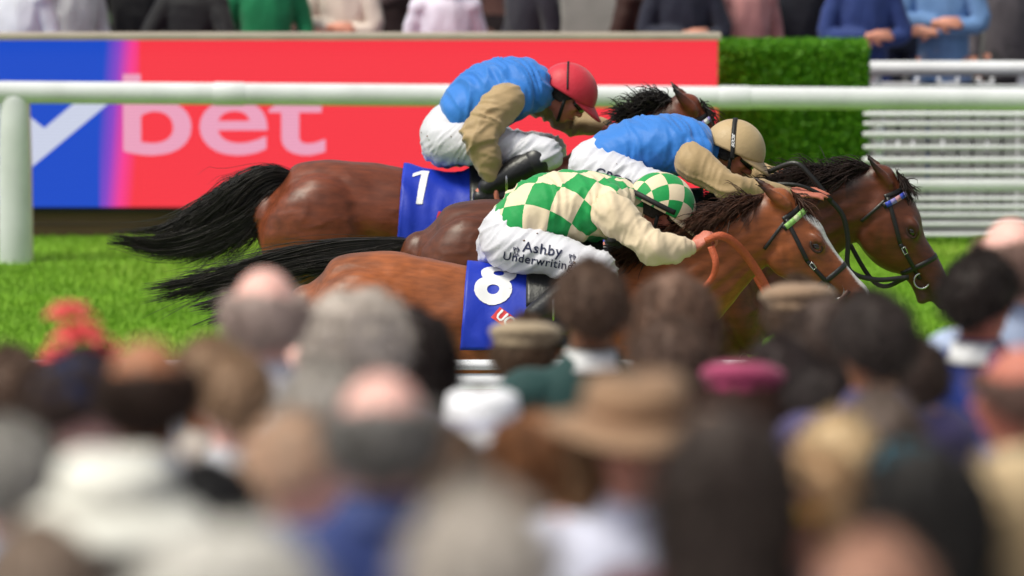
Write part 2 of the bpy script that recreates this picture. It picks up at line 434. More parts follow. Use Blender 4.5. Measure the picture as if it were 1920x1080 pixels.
# ------------------------------------------------------------------ clipped hedge block beyond the board
def hedge():
    a = P(1348, 445, 11.0); b = P(1625, 90, 11.0)
    e = empty('hedge', (0, 11.0, 0), 'square-cut bright green artificial hedge block beside the red screen', 'hedge')
    x0, x1, z1 = a[0], b[0], b[2]
    hm = mat('hedge_core', srgb(56, 104, 14), .9, .8, 60, var=.3, vscale=20)
    part('hedge_core', box((x0, 0, -.16), (x1, .36, z1)), hm, e, False)
    N = 26000; r = np.random.default_rng(5); V = []
    side = r.random(N)
    x = r.uniform(x0 - .01, x1 + .01, N); z = r.uniform(-.1, z1, N); y = np.where(side < .72, r.uniform(-.03, .0, N), r.uniform(0, .36, N))
    z = np.where(side >= .8, z1 + r.uniform(0, .025, N), z); rt = (side >= .72) & (side < .8); x = np.where(rt, x1 + r.uniform(0, .02, N), x)
    c = np.stack([x, y, z], 1); d1 = r.normal(size=(N, 3)); d1 /= np.linalg.norm(d1, axis=1)[:, None]; d2 = np.cross(d1, r.normal(size=(N, 3))); d2 /= np.linalg.norm(d2, axis=1)[:, None]
    V = np.stack([c - d1 * .016, c + d2 * .006, c + d1 * .016, c - d2 * .006], 1).reshape(-1, 3)
    me = mesh('leaves', V, [(4*i, 4*i+1, 4*i+2, 4*i+3) for i in range(N)], False)
    q = r.random((N, 1)); cc = np.array(srgb(62, 128, 10)) * (1 - q) + np.array(srgb(100, 158, 26)) * q
    set_attr(me, 'Col', np.repeat(cc, 4, 0))
    o = link('leaves', me, mat('hedge_leaf', (0, 0, 0), .55, spec=.3, attr='Col'), e); o['kind'] = 'stuff'
hedge()

# ------------------------------------------------------------------ white barrier and fence at the right
def right_fence():
    Y = 10.4
    e = empty('white_fence', (0, Y, 0), 'white slatted barrier of many thin bars at the right edge', 'fence')
    x0 = P(1622, 200, Y)[0]; x1 = 9.0
    for py, hpx in ((214, 9), (232, 8), (252, 11), (276, 8), (300, 11), (322, 9), (347, 24), (372, 7), (388, 9), (403, 8), (420, 8), (440, 9)):
        c = P(1800, py, Y); h = hpx * M_(Y) / 2
        part('bar', loft([(x0, 0, c[2], h, .018), (x1, 0, c[2], h, .018)], 10, 2), white_pvc, e)
    for k in range(6):
        x = x0 + .06 + k * 1.15
        part('post', box((x, .02, -.1), (x + .05, .07, P(1800, 240, Y)[2])), white_pvc, e, False)
    e2 = empty('barrier_rail', (0, 12.3, 0), 'thick white rail above the slatted barrier at the right edge', 'rail')
    c = P(1800, 128, 12.3); x0 = P(1618, 128, 12.3)[0]
    part('top_rail', loft([(x0, 0, c[2], .045, .045), (9, 0, c[2], .045, .045)], 16, 4), white_pvc, e2)
    for k in range(7): part('post', loft([(x0 + .08 + k * .9, .02, -.16, .035, .035), (x0 + .08 + k * .9, .02, c[2] - .02, .035, .035)], 12, 2), white_pvc, e2)
    grey = mat('barrier_grey', (.36, .36, .36), .7, .1, 10, var=.12)
    e3 = empty('crowd_barrier', (0, 11.7, 0), 'pale grey solid crowd barrier panels behind the slatted barrier', 'barrier')
    x = P(1632, 128, 11.7)[0]
    for k in range(4):
        zt = P(1800, 160, 11.7)[2]
        for j in range(14):
            part('slat', box((x + k * 1.3 + j * .09, 0, .02), (x + k * 1.3 + j * .09 + .07, .02, zt - .06)), grey, e3, False)
        part('cap_bar', box((x + k * 1.3, -.012, zt - .058), (x + k * 1.3 + 1.26, .03, zt)), white_pvc, e3, False)
        part('foot_bar', box((x + k * 1.3, -.012, -.12), (x + k * 1.3 + 1.26, .03, .018)), grey, e3, False)
right_fence()

# ------------------------------------------------------------------ horses
def strands(roots, dirs, lens, rad, seg=7, curl=.02, seed=1, droop=0.0, bend=None):
    """tapered three-sided hairs"""
    r = np.random.default_rng(seed); N = len(roots); roots = np.asarray(roots); dirs = np.asarray(dirs)
    t = np.linspace(0, 1, seg)
    ph = r.uniform(0, 6.28, (N, 3)); am = r.normal(0, curl, (N, 3))
    pts = roots[:, None] + dirs[:, None] * (lens[:, None] * t[None])[..., None] + (am[:, None] * np.sin(t[None, :, None] * 4 + ph[:, None]) - am[:, None] * np.sin(ph[:, None])) * t[None, :, None]
    pts[..., 2] -= droop * (t ** 2)[None] * lens[:, None]
    return hair_mesh(pts, rad)
def hair_mesh(pts, rad):
    N, seg = pts.shape[:2]
    T = np.gradient(pts, axis=1); T /= np.maximum(1e-9, np.linalg.norm(T, axis=2))[..., None]
    up = np.array([.13, .9, .4]); b = np.cross(T, up); b /= np.maximum(1e-9, np.linalg.norm(b, axis=2))[..., None]; c = np.cross(T, b)
    prof = np.sin(np.linspace(.5, np.pi * .97, seg)) ** .6; prof[-1] = .12
    rr = (np.asarray(rad).reshape(-1, 1) * prof[None])[..., None]
    V = np.stack([pts + b * rr, pts + (-.5 * b + .87 * c) * rr, pts + (-.5 * b - .87 * c) * rr], 2)   # N,seg,3,3
    V = V.reshape(-1, 3); base = np.arange(N)[:, None, None] * seg * 3 + np.arange(seg - 1)[None, :, None] * 3
    F = []
    for j in range(3):
        k = (j + 1) % 3
        F.append(np.stack([base[..., 0] + j, base[..., 0] + k, base[..., 0] + 3 + k, base[..., 0] + 3 + j], -1).reshape(-1, 4))
    return V, [tuple(f) for f in np.vstack(F).tolist()]
hair_black = mat('hair_black', (.014, .0105, .009), .42, spec=.45, var=.5, vscale=20)
hair_brown = mat('mane_brown', srgb(66, 38, 24), .5, spec=.4, var=.5, vscale=20)
hair_dark = mat('mane_dark', srgb(38, 24, 20), .5, spec=.4, var=.5, vscale=20)

def flow(ctrl, wid, N, seed, cut=(.55, 1.0), rad=.0035, curl=.02, seg=12, clumps=16, drift=.8, sag=.0):
    """hair that streams along a centre line in tapering locks; wid = half width across at each control point"""
    r = np.random.default_rng(seed); C = crom(np.array(ctrl, float), 6); W = np.interp(np.linspace(0, 1, len(C)), np.linspace(0, 1, len(wid)), wid)
    tt = np.linspace(0, 1, len(C)); T = np.gradient(C, axis=0); T /= np.linalg.norm(T, axis=1)[:, None]
    B = np.array([0, 1, 0]) - T * T[:, 1:2]; B /= np.linalg.norm(B, axis=1)[:, None]; Nn = np.cross(B, T)
    cu = r.uniform(-1, 1, clumps); cv = r.uniform(-1, 1, clumps); cend = r.uniform(cut[0], cut[1], clumps); cdr = r.normal(0, drift, clumps); csg = np.abs(r.normal(0, sag, clumps))
    k_ = r.integers(0, clumps, N); ang = r.uniform(0, 2 * np.pi, N); r0 = np.sqrt(r.random(N)) * .55
    end = np.clip(cend[k_] * r.uniform(.75, 1.06, N), .2, 1.0); st = np.where(r.random(N) < .5, 0, r.uniform(0, .22, N))
    ph = r.uniform(0, 6.28, N); fr = r.uniform(3, 8, N); am = r.normal(0, curl, N)
    pts = np.empty((N, seg, 3))
    for k in range(seg):
        e = k / (seg - 1); q = st + (end - st) * e
        c = np.stack([np.interp(q, tt, C[:, i]) for i in range(3)], 1); n_ = np.stack([np.interp(q, tt, Nn[:, i]) for i in range(3)], 1); b_ = np.stack([np.interp(q, tt, B[:, i]) for i in range(3)], 1)
        ww = np.interp(q, tt, W); loose = 1 - .72 * e ** 1.3
        u = cu[k_] * (1 + .0 * e) + cdr[k_] * e * e * .5 + r0 * np.cos(ang) * loose; v = cv[k_] + r0 * np.sin(ang) * loose
        wob = am * (np.sin(fr * q + ph) - np.sin(ph)) * e
        pts[:, k] = c + n_ * (u * ww * .72 + wob)[:, None] + b_ * (v * ww * .34 + am * .5 * np.cos(fr * q + ph) * e)[:, None]
        pts[:, k, 2] -= csg[k_] * e * e
    return hair_mesh(pts, np.full(N, rad) * r.uniform(.6, 1.25, N))

def sculpt(V, N, c, rad, depth):
    d = np.linalg.norm(V - np.array(c), axis=1); V += N * (depth * np.exp(-(d / rad) ** 2))[:, None]

class Horse: pass
def make_horse(label, Y0, X0, zo, poll, nose, coat, dark, hd_scale=1.0, blaze=False, mouth=0, front=0):
    h = Horse(); h.Y0 = Y0; h.X0 = X0; h.zo = zo
    W = lambda x, z, dy=0: np.array([X0 + x, Y0 + dy, z + zo]); h.W = W
    root = empty('racehorse', (X0 + .9, Y0, 0), label, 'horse', 'horses racing past'); h.root = root; h.off = np.array([X0 + .9, Y0, 0])
    A = P(*poll, Y0); B = P(*nose, Y0); L = np.linalg.norm(B - A); u = nrm(B - A); m = nrm(np.array([u[2], 0, -u[0]])); 
    if m[2] > 0: m = -m
    h.A, h.u, h.m, h.L = A, u, m, L
    pc = []
    tr = [(.01,1.33,.10,.08),(.10,1.30,.23,.19),(.28,1.28,.285,.25),(.50,1.265,.28,.245),(.75,1.205,.29,.25),(1.0,1.165,.335,.268),(1.2,1.175,.365,.25),(1.38,1.18,.335,.225),(1.52,1.16,.25,.185),(1.6,1.165,.13,.12)]
    pc.append(loft([(*W(x, z), a, b) for x, z, a, b in tr], 28, 4))
    # withers ridge, spine, croup
    pc.append(loft([(*W(.95, 1.44), .07, .09), (*W(1.18, 1.49), .075, .075), (*W(1.38, 1.48), .09, .07), (*W(1.5, 1.46), .08, .06)], 16, 4))
    # neck
    a0 = W(1.36, 1.25); a3 = A + u * .085 + m * .125
    d = a3 - a0
    up = nrm(np.array([-d[2], 0, d[0]]))
    mid1 = a0 + d * .36 + up * .005; mid2 = a0 + d * .70 + up * .035
    pc.append(loft([(*a0, .30, .165), (*mid1, .225, .125), (*mid2, .165, .098), (*(a3 - d * .06 + up * .02), .14, .09), (*a3, .11, .08)], 24, 5))
    # windpipe and crest
    pc.append(loft([(*(a0 + d*.1 - up * .2), .07, .08), (*(mid1 - up * .17), .055, .06), (*(mid2 - up * .125), .05, .055), (*(a3 - up*.05), .05, .05)], 14, 4))
    pc.append(loft([(*(mid1 + up * .18), .05, .055), (*(mid2 + up * .13), .04, .045), (*(A + u*.02 + m*.04), .04, .045)], 14, 4))
    # head
    prof = [(-.02,.075,.062,.004),(.1,.108,.084,-.002),(.24,.135,.102,-.008),(.40,.138,.102,-.009),(.53,.112,.08,-.002),(.66,.084,.062,.003),(.79,.069,.053,.004),(.90,.065,.057,-.001),(.98,.052,.048,.006)]
    s = hd_scale
    hf = [A + u * L * q + m * (hd * s + bp) for q, hd, wd, bp in prof]
    if mouth: prof = [(q, hd * (.86 if q > .6 else 1), wd, bp) for q, hd, wd, bp in prof]; hf = [A + u * L * q + m * (hd * s + bp) for q, hd, wd, bp in prof]
    pc.append(loft([(*c, p[1] * s, p[2] * s) for c, p in zip(hf, prof)], 24, 4))
    # jaw plates, cheek bone ridge, lower jaw, lip
    for sg in (-1, 1):
        pc.append(ellipsoid(A + u * L * .36 + m * .185 * s + np.array([0, sg * .056, 0]), (.10, .085, .035), (u, m, (0, 1, 0))))
        pc.append(loft([(*(A + u * L * .44 + m * .082 + np.array([0, sg * .088, 0])), .018, .016), (*(A + u * L * .56 + m * .095 + np.array([0, sg * .068, 0])), .014, .014), (*(A + u * L * .68 + m * .09 + np.array([0, sg * .05, 0])), .012, .012)], 10, 3))
        pc.append(ellipsoid(A + u * L * .395 + m * .036 + np.array([0, sg * .085, 0]), (.05, .026, .022), (u, m, (0, 1, 0))))
        pc.append(ellipsoid(A + u * L * .9 + m * .045 + np.array([0, sg * .036, 0]), (.04, .035, .03), (u, m, (0, 1, 0))))
    j0 = A + u * L * .48 + m * .15 * s; j1 = A + u * L * .72 + m * (.125 + mouth * .4); j2 = A + u * L * .9 + m * (.115 + mouth)
    pc.append(loft([(*j0, .06, .055), (*j1, .035, .042), (*(j1 * .4 + j2 * .6), .026, .036), (*j2, .03, .036)], 16, 4))
    # ears, laid back
    h.ears = []
    for sg in (-1, 1):
        base = A + u * .04 + m * .05 + np.array([0, sg * .068, 0]); back = nrm(-u + m * .25 + np.array([0, sg * .22, 0]))
        if front: back = nrm(-u + m * .2 + np.array([0, sg * .2, 0]))
        Lr = .175
        pc.append(loft([(*base, .022, .024), (*(base + back * Lr * .35), .025, .021), (*(base + back * Lr * .7), .018, .012), (*(base + back * Lr), .006, .006)], 12, 4))
        h.ears.append((base, back))
    # muscles
    for sg in (-1, 1):
        ry = lambda x, z, yy: W(x, z, sg * yy)
        pc.append(ellipsoid(ry(.27, 1.24, .16), (.235, .135, .27), nu=20))
        pc.append(ellipsoid(ry(.115, 1.16, .135), (.115, .115, .25), nu=20))
        pc.append(ellipsoid(ry(.43, 1.04, .165), (.15, .125, .2)))
        pc.append(ellipsoid(ry(1.40, 1.17, .135), (.11, .125, .30), ((.95, 0, .35), (0, 1, 0), (-.35, 0, .95))))
        pc.append(ellipsoid(ry(1.25, 1.0, .15), (.13, .115, .17)))
        pc.append(ellipsoid(ry(1.53, 1.08, .09), (.1, .1, .13)))
    # legs (gallop: hind legs reaching under and pushing off, one fore leg stretched, one folded)
    def hind(sg, pts):
        (sx, sz), (gx, gz), (hx, hz), (fx, fz), (tx, tz) = pts; yy = sg * .14
        pc.append(loft([(*W(.24, 1.22, yy), .2, .12), (*W(sx, sz, yy * 1.1), .13, .095), (*W(gx, gz, yy * .95), .08, .06), (*W(hx, hz, yy * .8), .05, .042)], 18, 4))
        pc.append(ellipsoid(W(hx - .02, hz + .02, yy * .8), (.05, .035, .06)))
        pc.append(loft([(*W(hx, hz, yy * .8), .045, .036), (*W(hx * .5 + fx * .5, hz * .5 + fz * .5, yy * .75), .03, .026), (*W(fx, fz, yy * .7), .038, .034), (*W(fx * .4 + tx * .6, fz * .4 + tz * .6, yy * .7), .032, .03), (*W(tx, tz, yy * .7), .05, .05)], 14, 4))
    hind(-1, [(.46, .98), (.36, .80), (.22, .62), (.48, .33), (.56, .22)])
    hind(1, [(.40, .97), (.22, .80), (-.02, .66), (-.26, .38), (-.36, .30)])
    def fore(sg, pts):
        (ex, ez), (kx, kz), (fx, fz), (tx, tz) = pts; yy = sg * .12
        pc.append(loft([(*W(1.33, 1.0, yy), .13, .085), (*W(ex, ez, yy), .09, .065), (*W(ex * .4 + kx * .6, ez * .4 + kz * .6, yy * .95), .055, .048), (*W(kx, kz, yy * .9), .045, .042)], 16, 4))
        pc.append(loft([(*W(kx, kz, yy * .9), .043, .04), (*W(kx * .5 + fx * .5, kz * .5 + fz * .5, yy * .85), .027, .025), (*W(fx, fz, yy * .8), .036, .033), (*W(fx * .4 + tx * .6, fz * .4 + tz * .6, yy * .8), .03, .028), (*W(tx, tz, yy * .8), .048, .048)], 14, 4))
    fore(-1, [(1.36, .79), (1.62, .79), (1.42, .52), (1.34, .44)])
    fore(1, [(1.42, .79), (1.70, .72), (1.95, .48), (2.05, .42)])
    V, F = fuse(pc, .0115, 6)
    N = normals(V, F)
    # sculpted details
    loc = V - np.array([X0, Y0, zo])
    sA = (V - A) @ u / L; sM = (V - A) @ m
    for sg in (-1, 1):
        ec = A + u * L * .415 + m * .056 + np.array([0, sg * .092, 0])
        sculpt(V, N, ec, .016, -.012)
        sculpt(V, N, A + u * L * .905 + m * .05 + np.array([0, sg * .058, 0]), .014, -.016)
        sculpt(V, N, A + u * L * .93 + m * .035 + np.array([0, sg * .06, 0]), .014, .006)
        sculpt(V, N, A + u * L * .45 + m * .14 + np.array([0, sg * .075, 0]), .04, -.007)     # hollow behind the jaw
        sculpt(V, N, W(.60, 1.16, sg * .25), .10, -.034)          # flank
        sculpt(V, N, W(.07, 1.18, sg * .2), .03, -.01)
        for k in range(7): 
            cc = W(.80 + k * .058, 1.05, sg * .27); dx = np.abs(V[:, 0] - cc[0] + (V[:, 2] - cc[2]) * .25); msk = (np.sign(V[:, 1] - Y0) == sg) & (np.abs(V[:, 2] - cc[2]) < .2)
            V += N * (np.where(msk, .003 * np.exp(-(dx / .014) ** 2) * np.clip(1 - np.abs(V[:, 2] - cc[2]) / .2, 0, 1), 0))[:, None]
        # groove between thigh muscles, shoulder line
        def groove(p, q, rad, dep):
            p, q = np.array(p), np.array(q); tq = np.clip(((V - p) @ (q - p)) / ((q - p) @ (q - p)), 0, 1); dd = np.linalg.norm(V - (p + tq[:, None] * (q - p)), axis=1)
            V[:] += N * (dep * np.exp(-(dd / rad) ** 2) * np.sin(np.pi * np.clip(tq, .08, .79)))[:, None]
        groove(W(.13, 1.45, sg * .18), W(.13, .95, sg * .23), .026, -.022)
        groove(W(.22, 1.1, sg * .27), W(.42, .86, sg * .24), .035, -.02)
        groove(W(.40, 1.42, sg * .2), W(.58, 1.05, sg * .26), .045, -.018)
        groove(W(1.2, 1.42, sg * .18), W(1.5, 1.02, sg * .2), .04, -.02)
        groove(W(1.32, 1.38, sg * .17), W(1.56, 1.1, sg * .17), .03, -.016)
        groove(a0 + d * .15 - up * .10 + np.array([0, sg * .13, 0]), a3 - up * .06 + np.array([0, sg * .08, 0]), .022, -.014)  # jugular groove
        groove(a0 + d * .05 + up * .12 + np.array([0, sg * .15, 0]), mid2 + up * .02 + np.array([0, sg * .1, 0]), .03, -.016)
        groove(a0 + d * .2 - up * .02 + np.array([0, sg * .15, 0]), a3 - d * .05 + up * .02 + np.array([0, sg * .09, 0]), .028, -.012)
        groove(a0 + d * .45 + up * .1 + np.array([0, sg * .1, 0]), a3 + up * .05 + np.array([0, sg * .07, 0]), .022, -.010)
        groove(A + u * L * .22 + m * .13 + np.array([0, sg * .1, 0]), A + u * L * .46 + m * .22 + np.array([0, sg * .085, 0]), .016, -.008)
        groove(A + u * L * .36 + m * .12 + np.array([0, sg * .09, 0]), A + u * L * .75 + m * .06 + np.array([0, sg * .055, 0]), .012, -.005)
        groove(A + u * L * .55 + m * .135 + np.array([0, sg * .055, 0]), A + u * L * .97 + m * .1 + np.array([0, sg * .045, 0]), .008, -.012)  # mouth line
    V += N * (.014 * (vnoise(V * 8, 3) - .5) + .003 * (vnoise(V * 18, 4) - .5))[:, None]
    vein = np.clip(1 - np.abs(2 * vnoise(V * np.array([5, 7, 7]) + .8 * vnoise(V * 12, 8)[:, None], 6) - 1) * 9, 0, 1) * (np.abs(loc[:, 1]) > .06)
    V += N * (.0026 * vein)[:, None]
    # coat colours: black points, darker muzzle, dapples
    z = loc[:, 2]; x = loc[:, 0]
    c0 = np.array(coat); c1 = np.array(dark)
    k = np.clip((.82 - z) / .25, 0, 1)
    headz = (sA > -.05) & (sM > -.12) & (np.abs(loc[:, 1]) < .2) & (x > 1.6)
    k = np.maximum(k, np.where(headz, np.clip((sA - .66) / .25, 0, .85), 0))
    ec = A + u * L * .415 + m * .056; k = np.maximum(k, np.where(headz, .75 * np.exp(-(np.linalg.norm((V - ec)[:, [0, 2]], axis=1) / .045) ** 2), 0))
    k = np.maximum(k, np.clip(.55 * (1 - np.abs(loc[:, 1]) / .06), 0, 1) * (x < 1.5) * .6)
    for bs, bk in h.ears: k = np.maximum(k, np.clip(((V - bs) @ bk - .05) / .08, 0, 1) * (np.linalg.norm(V - bs, axis=1) < .2))
    n1 = vnoise(V * 4.5, 11); n2 = vnoise(V * 17, 12); n3 = vnoise(V * 60, 13)
    dap = np.clip((n2 - .45) * 3, 0, 1) * np.clip((z - 1.05) * 3, 0, 1) * np.clip(1 - x * 1.2, 0, 1)
    col = c0[None] * (.72 + .55 * n1 + .14 * (n3 - .5))[:, None]
    col = col * (1 - .35 * dap)[:, None]
    col = col * (1 - k)[:, None] + c1[None] * k[:, None]
    if blaze:
        frontv = (sM < .055) & (sA > .12) & (sA < .99)
        wb = .038 + .012 * np.sin(sA * 7) + .006 * (n2 - .5); b = np.clip((wb - np.abs(loc[:, 1] + .004)) / .008, 0, 1) * frontv
        col = col * (1 - b)[:, None] + np.array([.66, .64, .62])[None] * b[:, None]
    if mouth:
        pk = np.exp(-(np.linalg.norm((V - j2), axis=1) / .05) ** 2) * .6; col = col * (1 - pk)[:, None] + np.array(srgb(120, 78, 76))[None] * pk[:, None]
    dn = np.linalg.norm(V - (A + u * L * .905 + m * .05 ), axis=1)
    for sg in (-1, 1):
        dn = np.linalg.norm(V - (A + u * L * .905 + m * .05 + np.array([0, sg * .052, 0])), axis=1); q = np.exp(-(dn / .016) ** 2)
        col = col * (1 - q)[:, None] + .006 * q[:, None]
    me = mesh('body', V - h.off, F); set_attr(me, 'Col', np.clip(col, 0.003, 1))
    link('body', me, mat('horse_coat', (0, 0, 0), .39, .12, 300, .45, sheen=.02, attr='Col', stretch=(.35, 1.4, 1.4), bdetail=4, var=.22, vscale=34), root)
    h.V, h.F, h.N = V, F, N; h.bvh = bvh((V, F))
    # eyes
    for sg in (-1, 1):
        c = A + u * L * .415 + m * .056 + np.array([0, sg * .092, 0])
        hit = h.bvh.ray_cast(Vector(c + np.array([0, sg * .2, 0])), Vector((0, -sg, 0)))
        yv = hit[0].y if hit[0] else c[1]
        e = np.array([c[0], yv - sg * .012, c[2]])
        part('eye', ellipsoid(e, (.027, .021, .019), (u, m, (0, 1, 0))), eye_m, root, local=h.off)
        for q in (-1, 1):
            pts = [e + u * .030 * math.cos(a) + m * q * .020 * math.sin(a) + np.array([0, sg * (.010 + .008 * math.sin(a)), 0]) for a in np.linspace(0, math.pi, 9)]
            part('eyelid', tube(pts, .0055, 6, 2), mat('eyelid', tuple(np.array(dark) * 1.3 + .006), .5), root, local=h.off)
    return h
def side_pts(h, pix, sg=-1, off=.004):
    """points of the horse's flank behind photograph positions (near side for sg = -1)"""
    out = []; ns = []
    for px, py in pix:
        p = P(px, py, h.Y0 - .1); o = np.array([p[0], h.Y0 + sg * 1.0, p[2]])
        hit = h.bvh.ray_cast(Vector(o), Vector((0, -sg, 0)))
        if hit[0] is None: out.append(np.array([p[0], h.Y0 + sg * .06, p[2]])); ns.append(np.array([0, sg, 0.])); continue
        n = np.array(hit[1]); n = n if n[1] * sg > 0 else -n
        n = nrm(n + np.array([0, sg * .3, 0]))
        out.append(np.array(hit[0]) + n * off); ns.append(n)
    return out, ns
def strap_on(h, name, a, b, wd, m, parent, sg=-1, k=14, off=.004):
    """strap between two places on the head given as (fraction along, metres towards the jaw)"""
    pts = []; ns = []
    for t in np.linspace(0, 1, k):
        q = np.array(a) * (1 - t) + np.array(b) * t
        c = h.A + h.u * h.L * q[0] + h.m * q[1]
        hit = h.bvh.ray_cast(Vector((c[0], h.Y0 + sg * .6, c[2])), Vector((0, -sg, 0)))
        if hit[0] is None: continue
        n = np.array(hit[1]); n = n if n[1] * sg > 0 else -n
        n = nrm(n + np.array([0, sg * .4, 0])); pts.append(np.array(hit[0]) + n * off); ns.append(n)
    if len(pts) < 3: return None
    pts = np.array(pts); 
    for _ in range(2): pts[1:-1] = (pts[:-2] + 2 * pts[1:-1] + pts[2:]) / 4
    return part(name, ribbon(pts, ns, wd, .003), m, parent, local=h.off)
def ring_on(h, name, s, wd, m, parent, ph0=-100, ph1=100, off=.005, lift=0, k=26, tilt=0, colors=None, th=.003):
    """band across the face at fraction s along the head, from near side over the front to far side"""
    pts = []; ns = []
    for ph in np.linspace(R(ph0), R(ph1), k):
        c = h.A + h.u * h.L * (s + tilt * (1 - math.cos(ph))) + h.m * .11
        d = -h.m * math.cos(ph) + np.array([0, 1, 0]) * math.sin(ph)
        hit = h.bvh.ray_cast(Vector(c + d * .5), Vector(-d))
        if hit[0] is None: continue
        pts.append(np.array(hit[0]) + d * off); ns.append(d)
    pts = np.array(pts)
    for _ in range(2): pts[1:-1] = (pts[:-2] + 2 * pts[1:-1] + pts[2:]) / 4
    if colors:
        for i in range(0, len(pts) - 2, 2):
            part('bead', ribbon(pts[i:i+3], ns[i:i+3], wd, th), colors[(i // 2) % len(colors)], parent, local=h.off)
        return None
    return part(name, ribbon(pts, ns, wd, th), m, parent, local=h.off)
def bridle(h, brow_cols, noseband=True):
    br = ring_on(h, 'bridle', .135, .022, tack_black, h.root, -82, 82, .004, tilt=-.02)
    for sg in (-1, 1):
        strap_on(h, 'cheekpiece', (.13, .085), (.46, .125), .018, tack_black, br, sg); strap_on(h, 'cheekpiece', (.455, .125), (.75, .112), .018, tack_black, br, sg)
        strap_on(h, 'throat_lash', (.14, .10), (.20, .235), .014, tack_black, br, sg)
        # bit ring
        c = h.A + h.u * h.L * .765 + h.m * .11; hit = h.bvh.ray_cast(Vector((c[0], h.Y0 + sg * .5, c[2])), Vector((0, -sg, 0)))
        yv = (hit[0].y if hit[0] else h.Y0 + sg * .05) + sg * .008
        pts = [np.array([c[0], yv, c[2]]) + h.u * .034 * math.cos(a) + h.m * .034 * math.sin(a) for a in np.linspace(0, 2 * math.pi, 21)]
        part('bit_ring', tube(pts, .0045, 8, 2), steel, br, local=h.off)
        part('buckle', tube([np.array([0, sg * .006, 0]) + p for p in side_head(h, [(.49, .112), (.54, .112), (.54, .128), (.49, .128), (.49, .112)], sg)], .003, 6, 1), steel, br, local=h.off)
    ring_on(h, 'browband', .17, .026, tack_black, br, -95, 95, .006)
    ring_on(h, 'browband_bead', .17, .024, None, br, -88, 88, .011, colors=brow_cols)
    if noseband: ring_on(h, 'noseband', .66, .022, tack_black, br, -150, 150)
    return br
def side_head(h, ab, sg):
    out = []
    for s, mm in ab:
        c = h.A + h.u * h.L * s + h.m * mm; hit = h.bvh.ray_cast(Vector((c[0], h.Y0 + sg * .5, c[2])), Vector((0, -sg, 0)))
        out.append(np.array([c[0], (hit[0].y if hit[0] else h.Y0 + sg * .06), c[2]]))
    return out
def drape(h, x0, x1, ph, off, nx=30, nph=44, flare=0.0, wob=.004, seed=1, x0b=None, x1b=None):
    """cloth laid over the horse's back"""
    V = []; F = []
    for j in range(nph + 1):
        a = -ph + 2 * ph * j / nph; q = abs(a) / ph
        xa = x0 + (x0b if x0b is not None else 0) * q; xb = x1 + (x1b if x1b is not None else 0) * q * q
        for i in range(nx + 1):
            x = xa + (xb - xa) * i / nx; c = h.W(x, 1.17); d = np.array([0, math.sin(a), math.cos(a)])
            hit = h.bvh.ray_cast(Vector(c + d * .9), Vector(-d)); p = np.array(hit[0]) if hit[0] else c + d * .3
            p = p + d * (off + flare * max(0, q - .55) * (1 - i / nx)); V.append(p)
    V = np.array(V)
    # smooth the grid a little so that it spans hollows like cloth
    G = V.reshape(nph + 1, nx + 1, 3)
    for _ in range(3):
        G[1:-1] = (G[:-2] + 2 * G[1:-1] + G[2:]) / 4; G[:, 1:-1] = (G[:, :-2] + 2 * G[:, 1:-1] + G[:, 2:]) / 4
    V = G.reshape(-1, 3)
    w_ = nx + 1
    F = [(j*w_+i, j*w_+i+1, (j+1)*w_+i+1, (j+1)*w_+i) for j in range(nph) for i in range(nx)]
    d = V - np.array([h.X0 + .9, h.Y0, 1.17 + h.zo]); d[:, 0] = 0; d /= np.linalg.norm(d, axis=1)[:, None]
    V = V + d * (wob * 2 * ((1 - np.abs(2 * vnoise(V * np.array([14, 6, 5]), seed) - 1)) - .2))[:, None]
    return V, F
def thick(vf, t):
    V, F = vf; n = len(V); N = normals(V, F); W2 = V - N * t
    E = {}
    for f in F:
        for i in range(len(f)):
            a, b = f[i], f[(i + 1) % len(f)]; E[(a, b)] = E.get((a, b), 0) + 1
    rim = [(a, b) for (a, b) in E if (b, a) not in E]
    return np.vstack([V, W2]), list(F) + [tuple(i + n for i in f[::-1]) for f in F] + [(b, a, a + n, b + n) for a, b in rim]
def decal(name, s, size, ctr, ax, ay, dirn, tree, m, parent, local, off=.003, bold=0, sx=1, space=1, shear=0, maxe=.02):
    """flat print wrapped on to cloth: text in the plane ax, ay thrown along dirn on to the surface"""
    V, F = textmesh(s, size, bold, 0, 4, shear, space) if isinstance(s, str) else s
    bm = bmesh.new(); vs = [bm.verts.new((v[0], v[1], 0)) for v in V]
    for f in F:
        try: bm.faces.new([vs[i] for i in f])
        except ValueError: pass
    bm.normal_update(); bmesh.ops.triangulate(bm, faces=bm.faces[:])
    for _ in range(4):
        le = [e for e in bm.edges if e.calc_length() > maxe]
        if not le: break
        bmesh.ops.subdivide_edges(bm, edges=le, cuts=1); bmesh.ops.triangulate(bm, faces=bm.faces[:])
    bm.verts.index_update()
    V = np.array([v.co[:] for v in bm.verts]); F = [tuple(v.index for v in f.verts) for f in bm.faces]; bm.free()
    ax, ay, dirn = nrm(ax), nrm(ay), nrm(dirn); ctr = np.array(ctr); out = []
    last = 0
    for v in V:
        p = ctr + ax * v[0] * sx + ay * v[1]
        hit = tree.ray_cast(Vector(p - dirn * .5), Vector(dirn))
        t = (np.array(hit[0]) - (p - dirn * .5)) @ dirn if hit[0] is not None else .5 + last
        if hit[0] is not None: last = t - .5
        out.append(p + dirn * (t - .5 - off))
    return part(name, (np.array(out), F), m, parent, local=local)

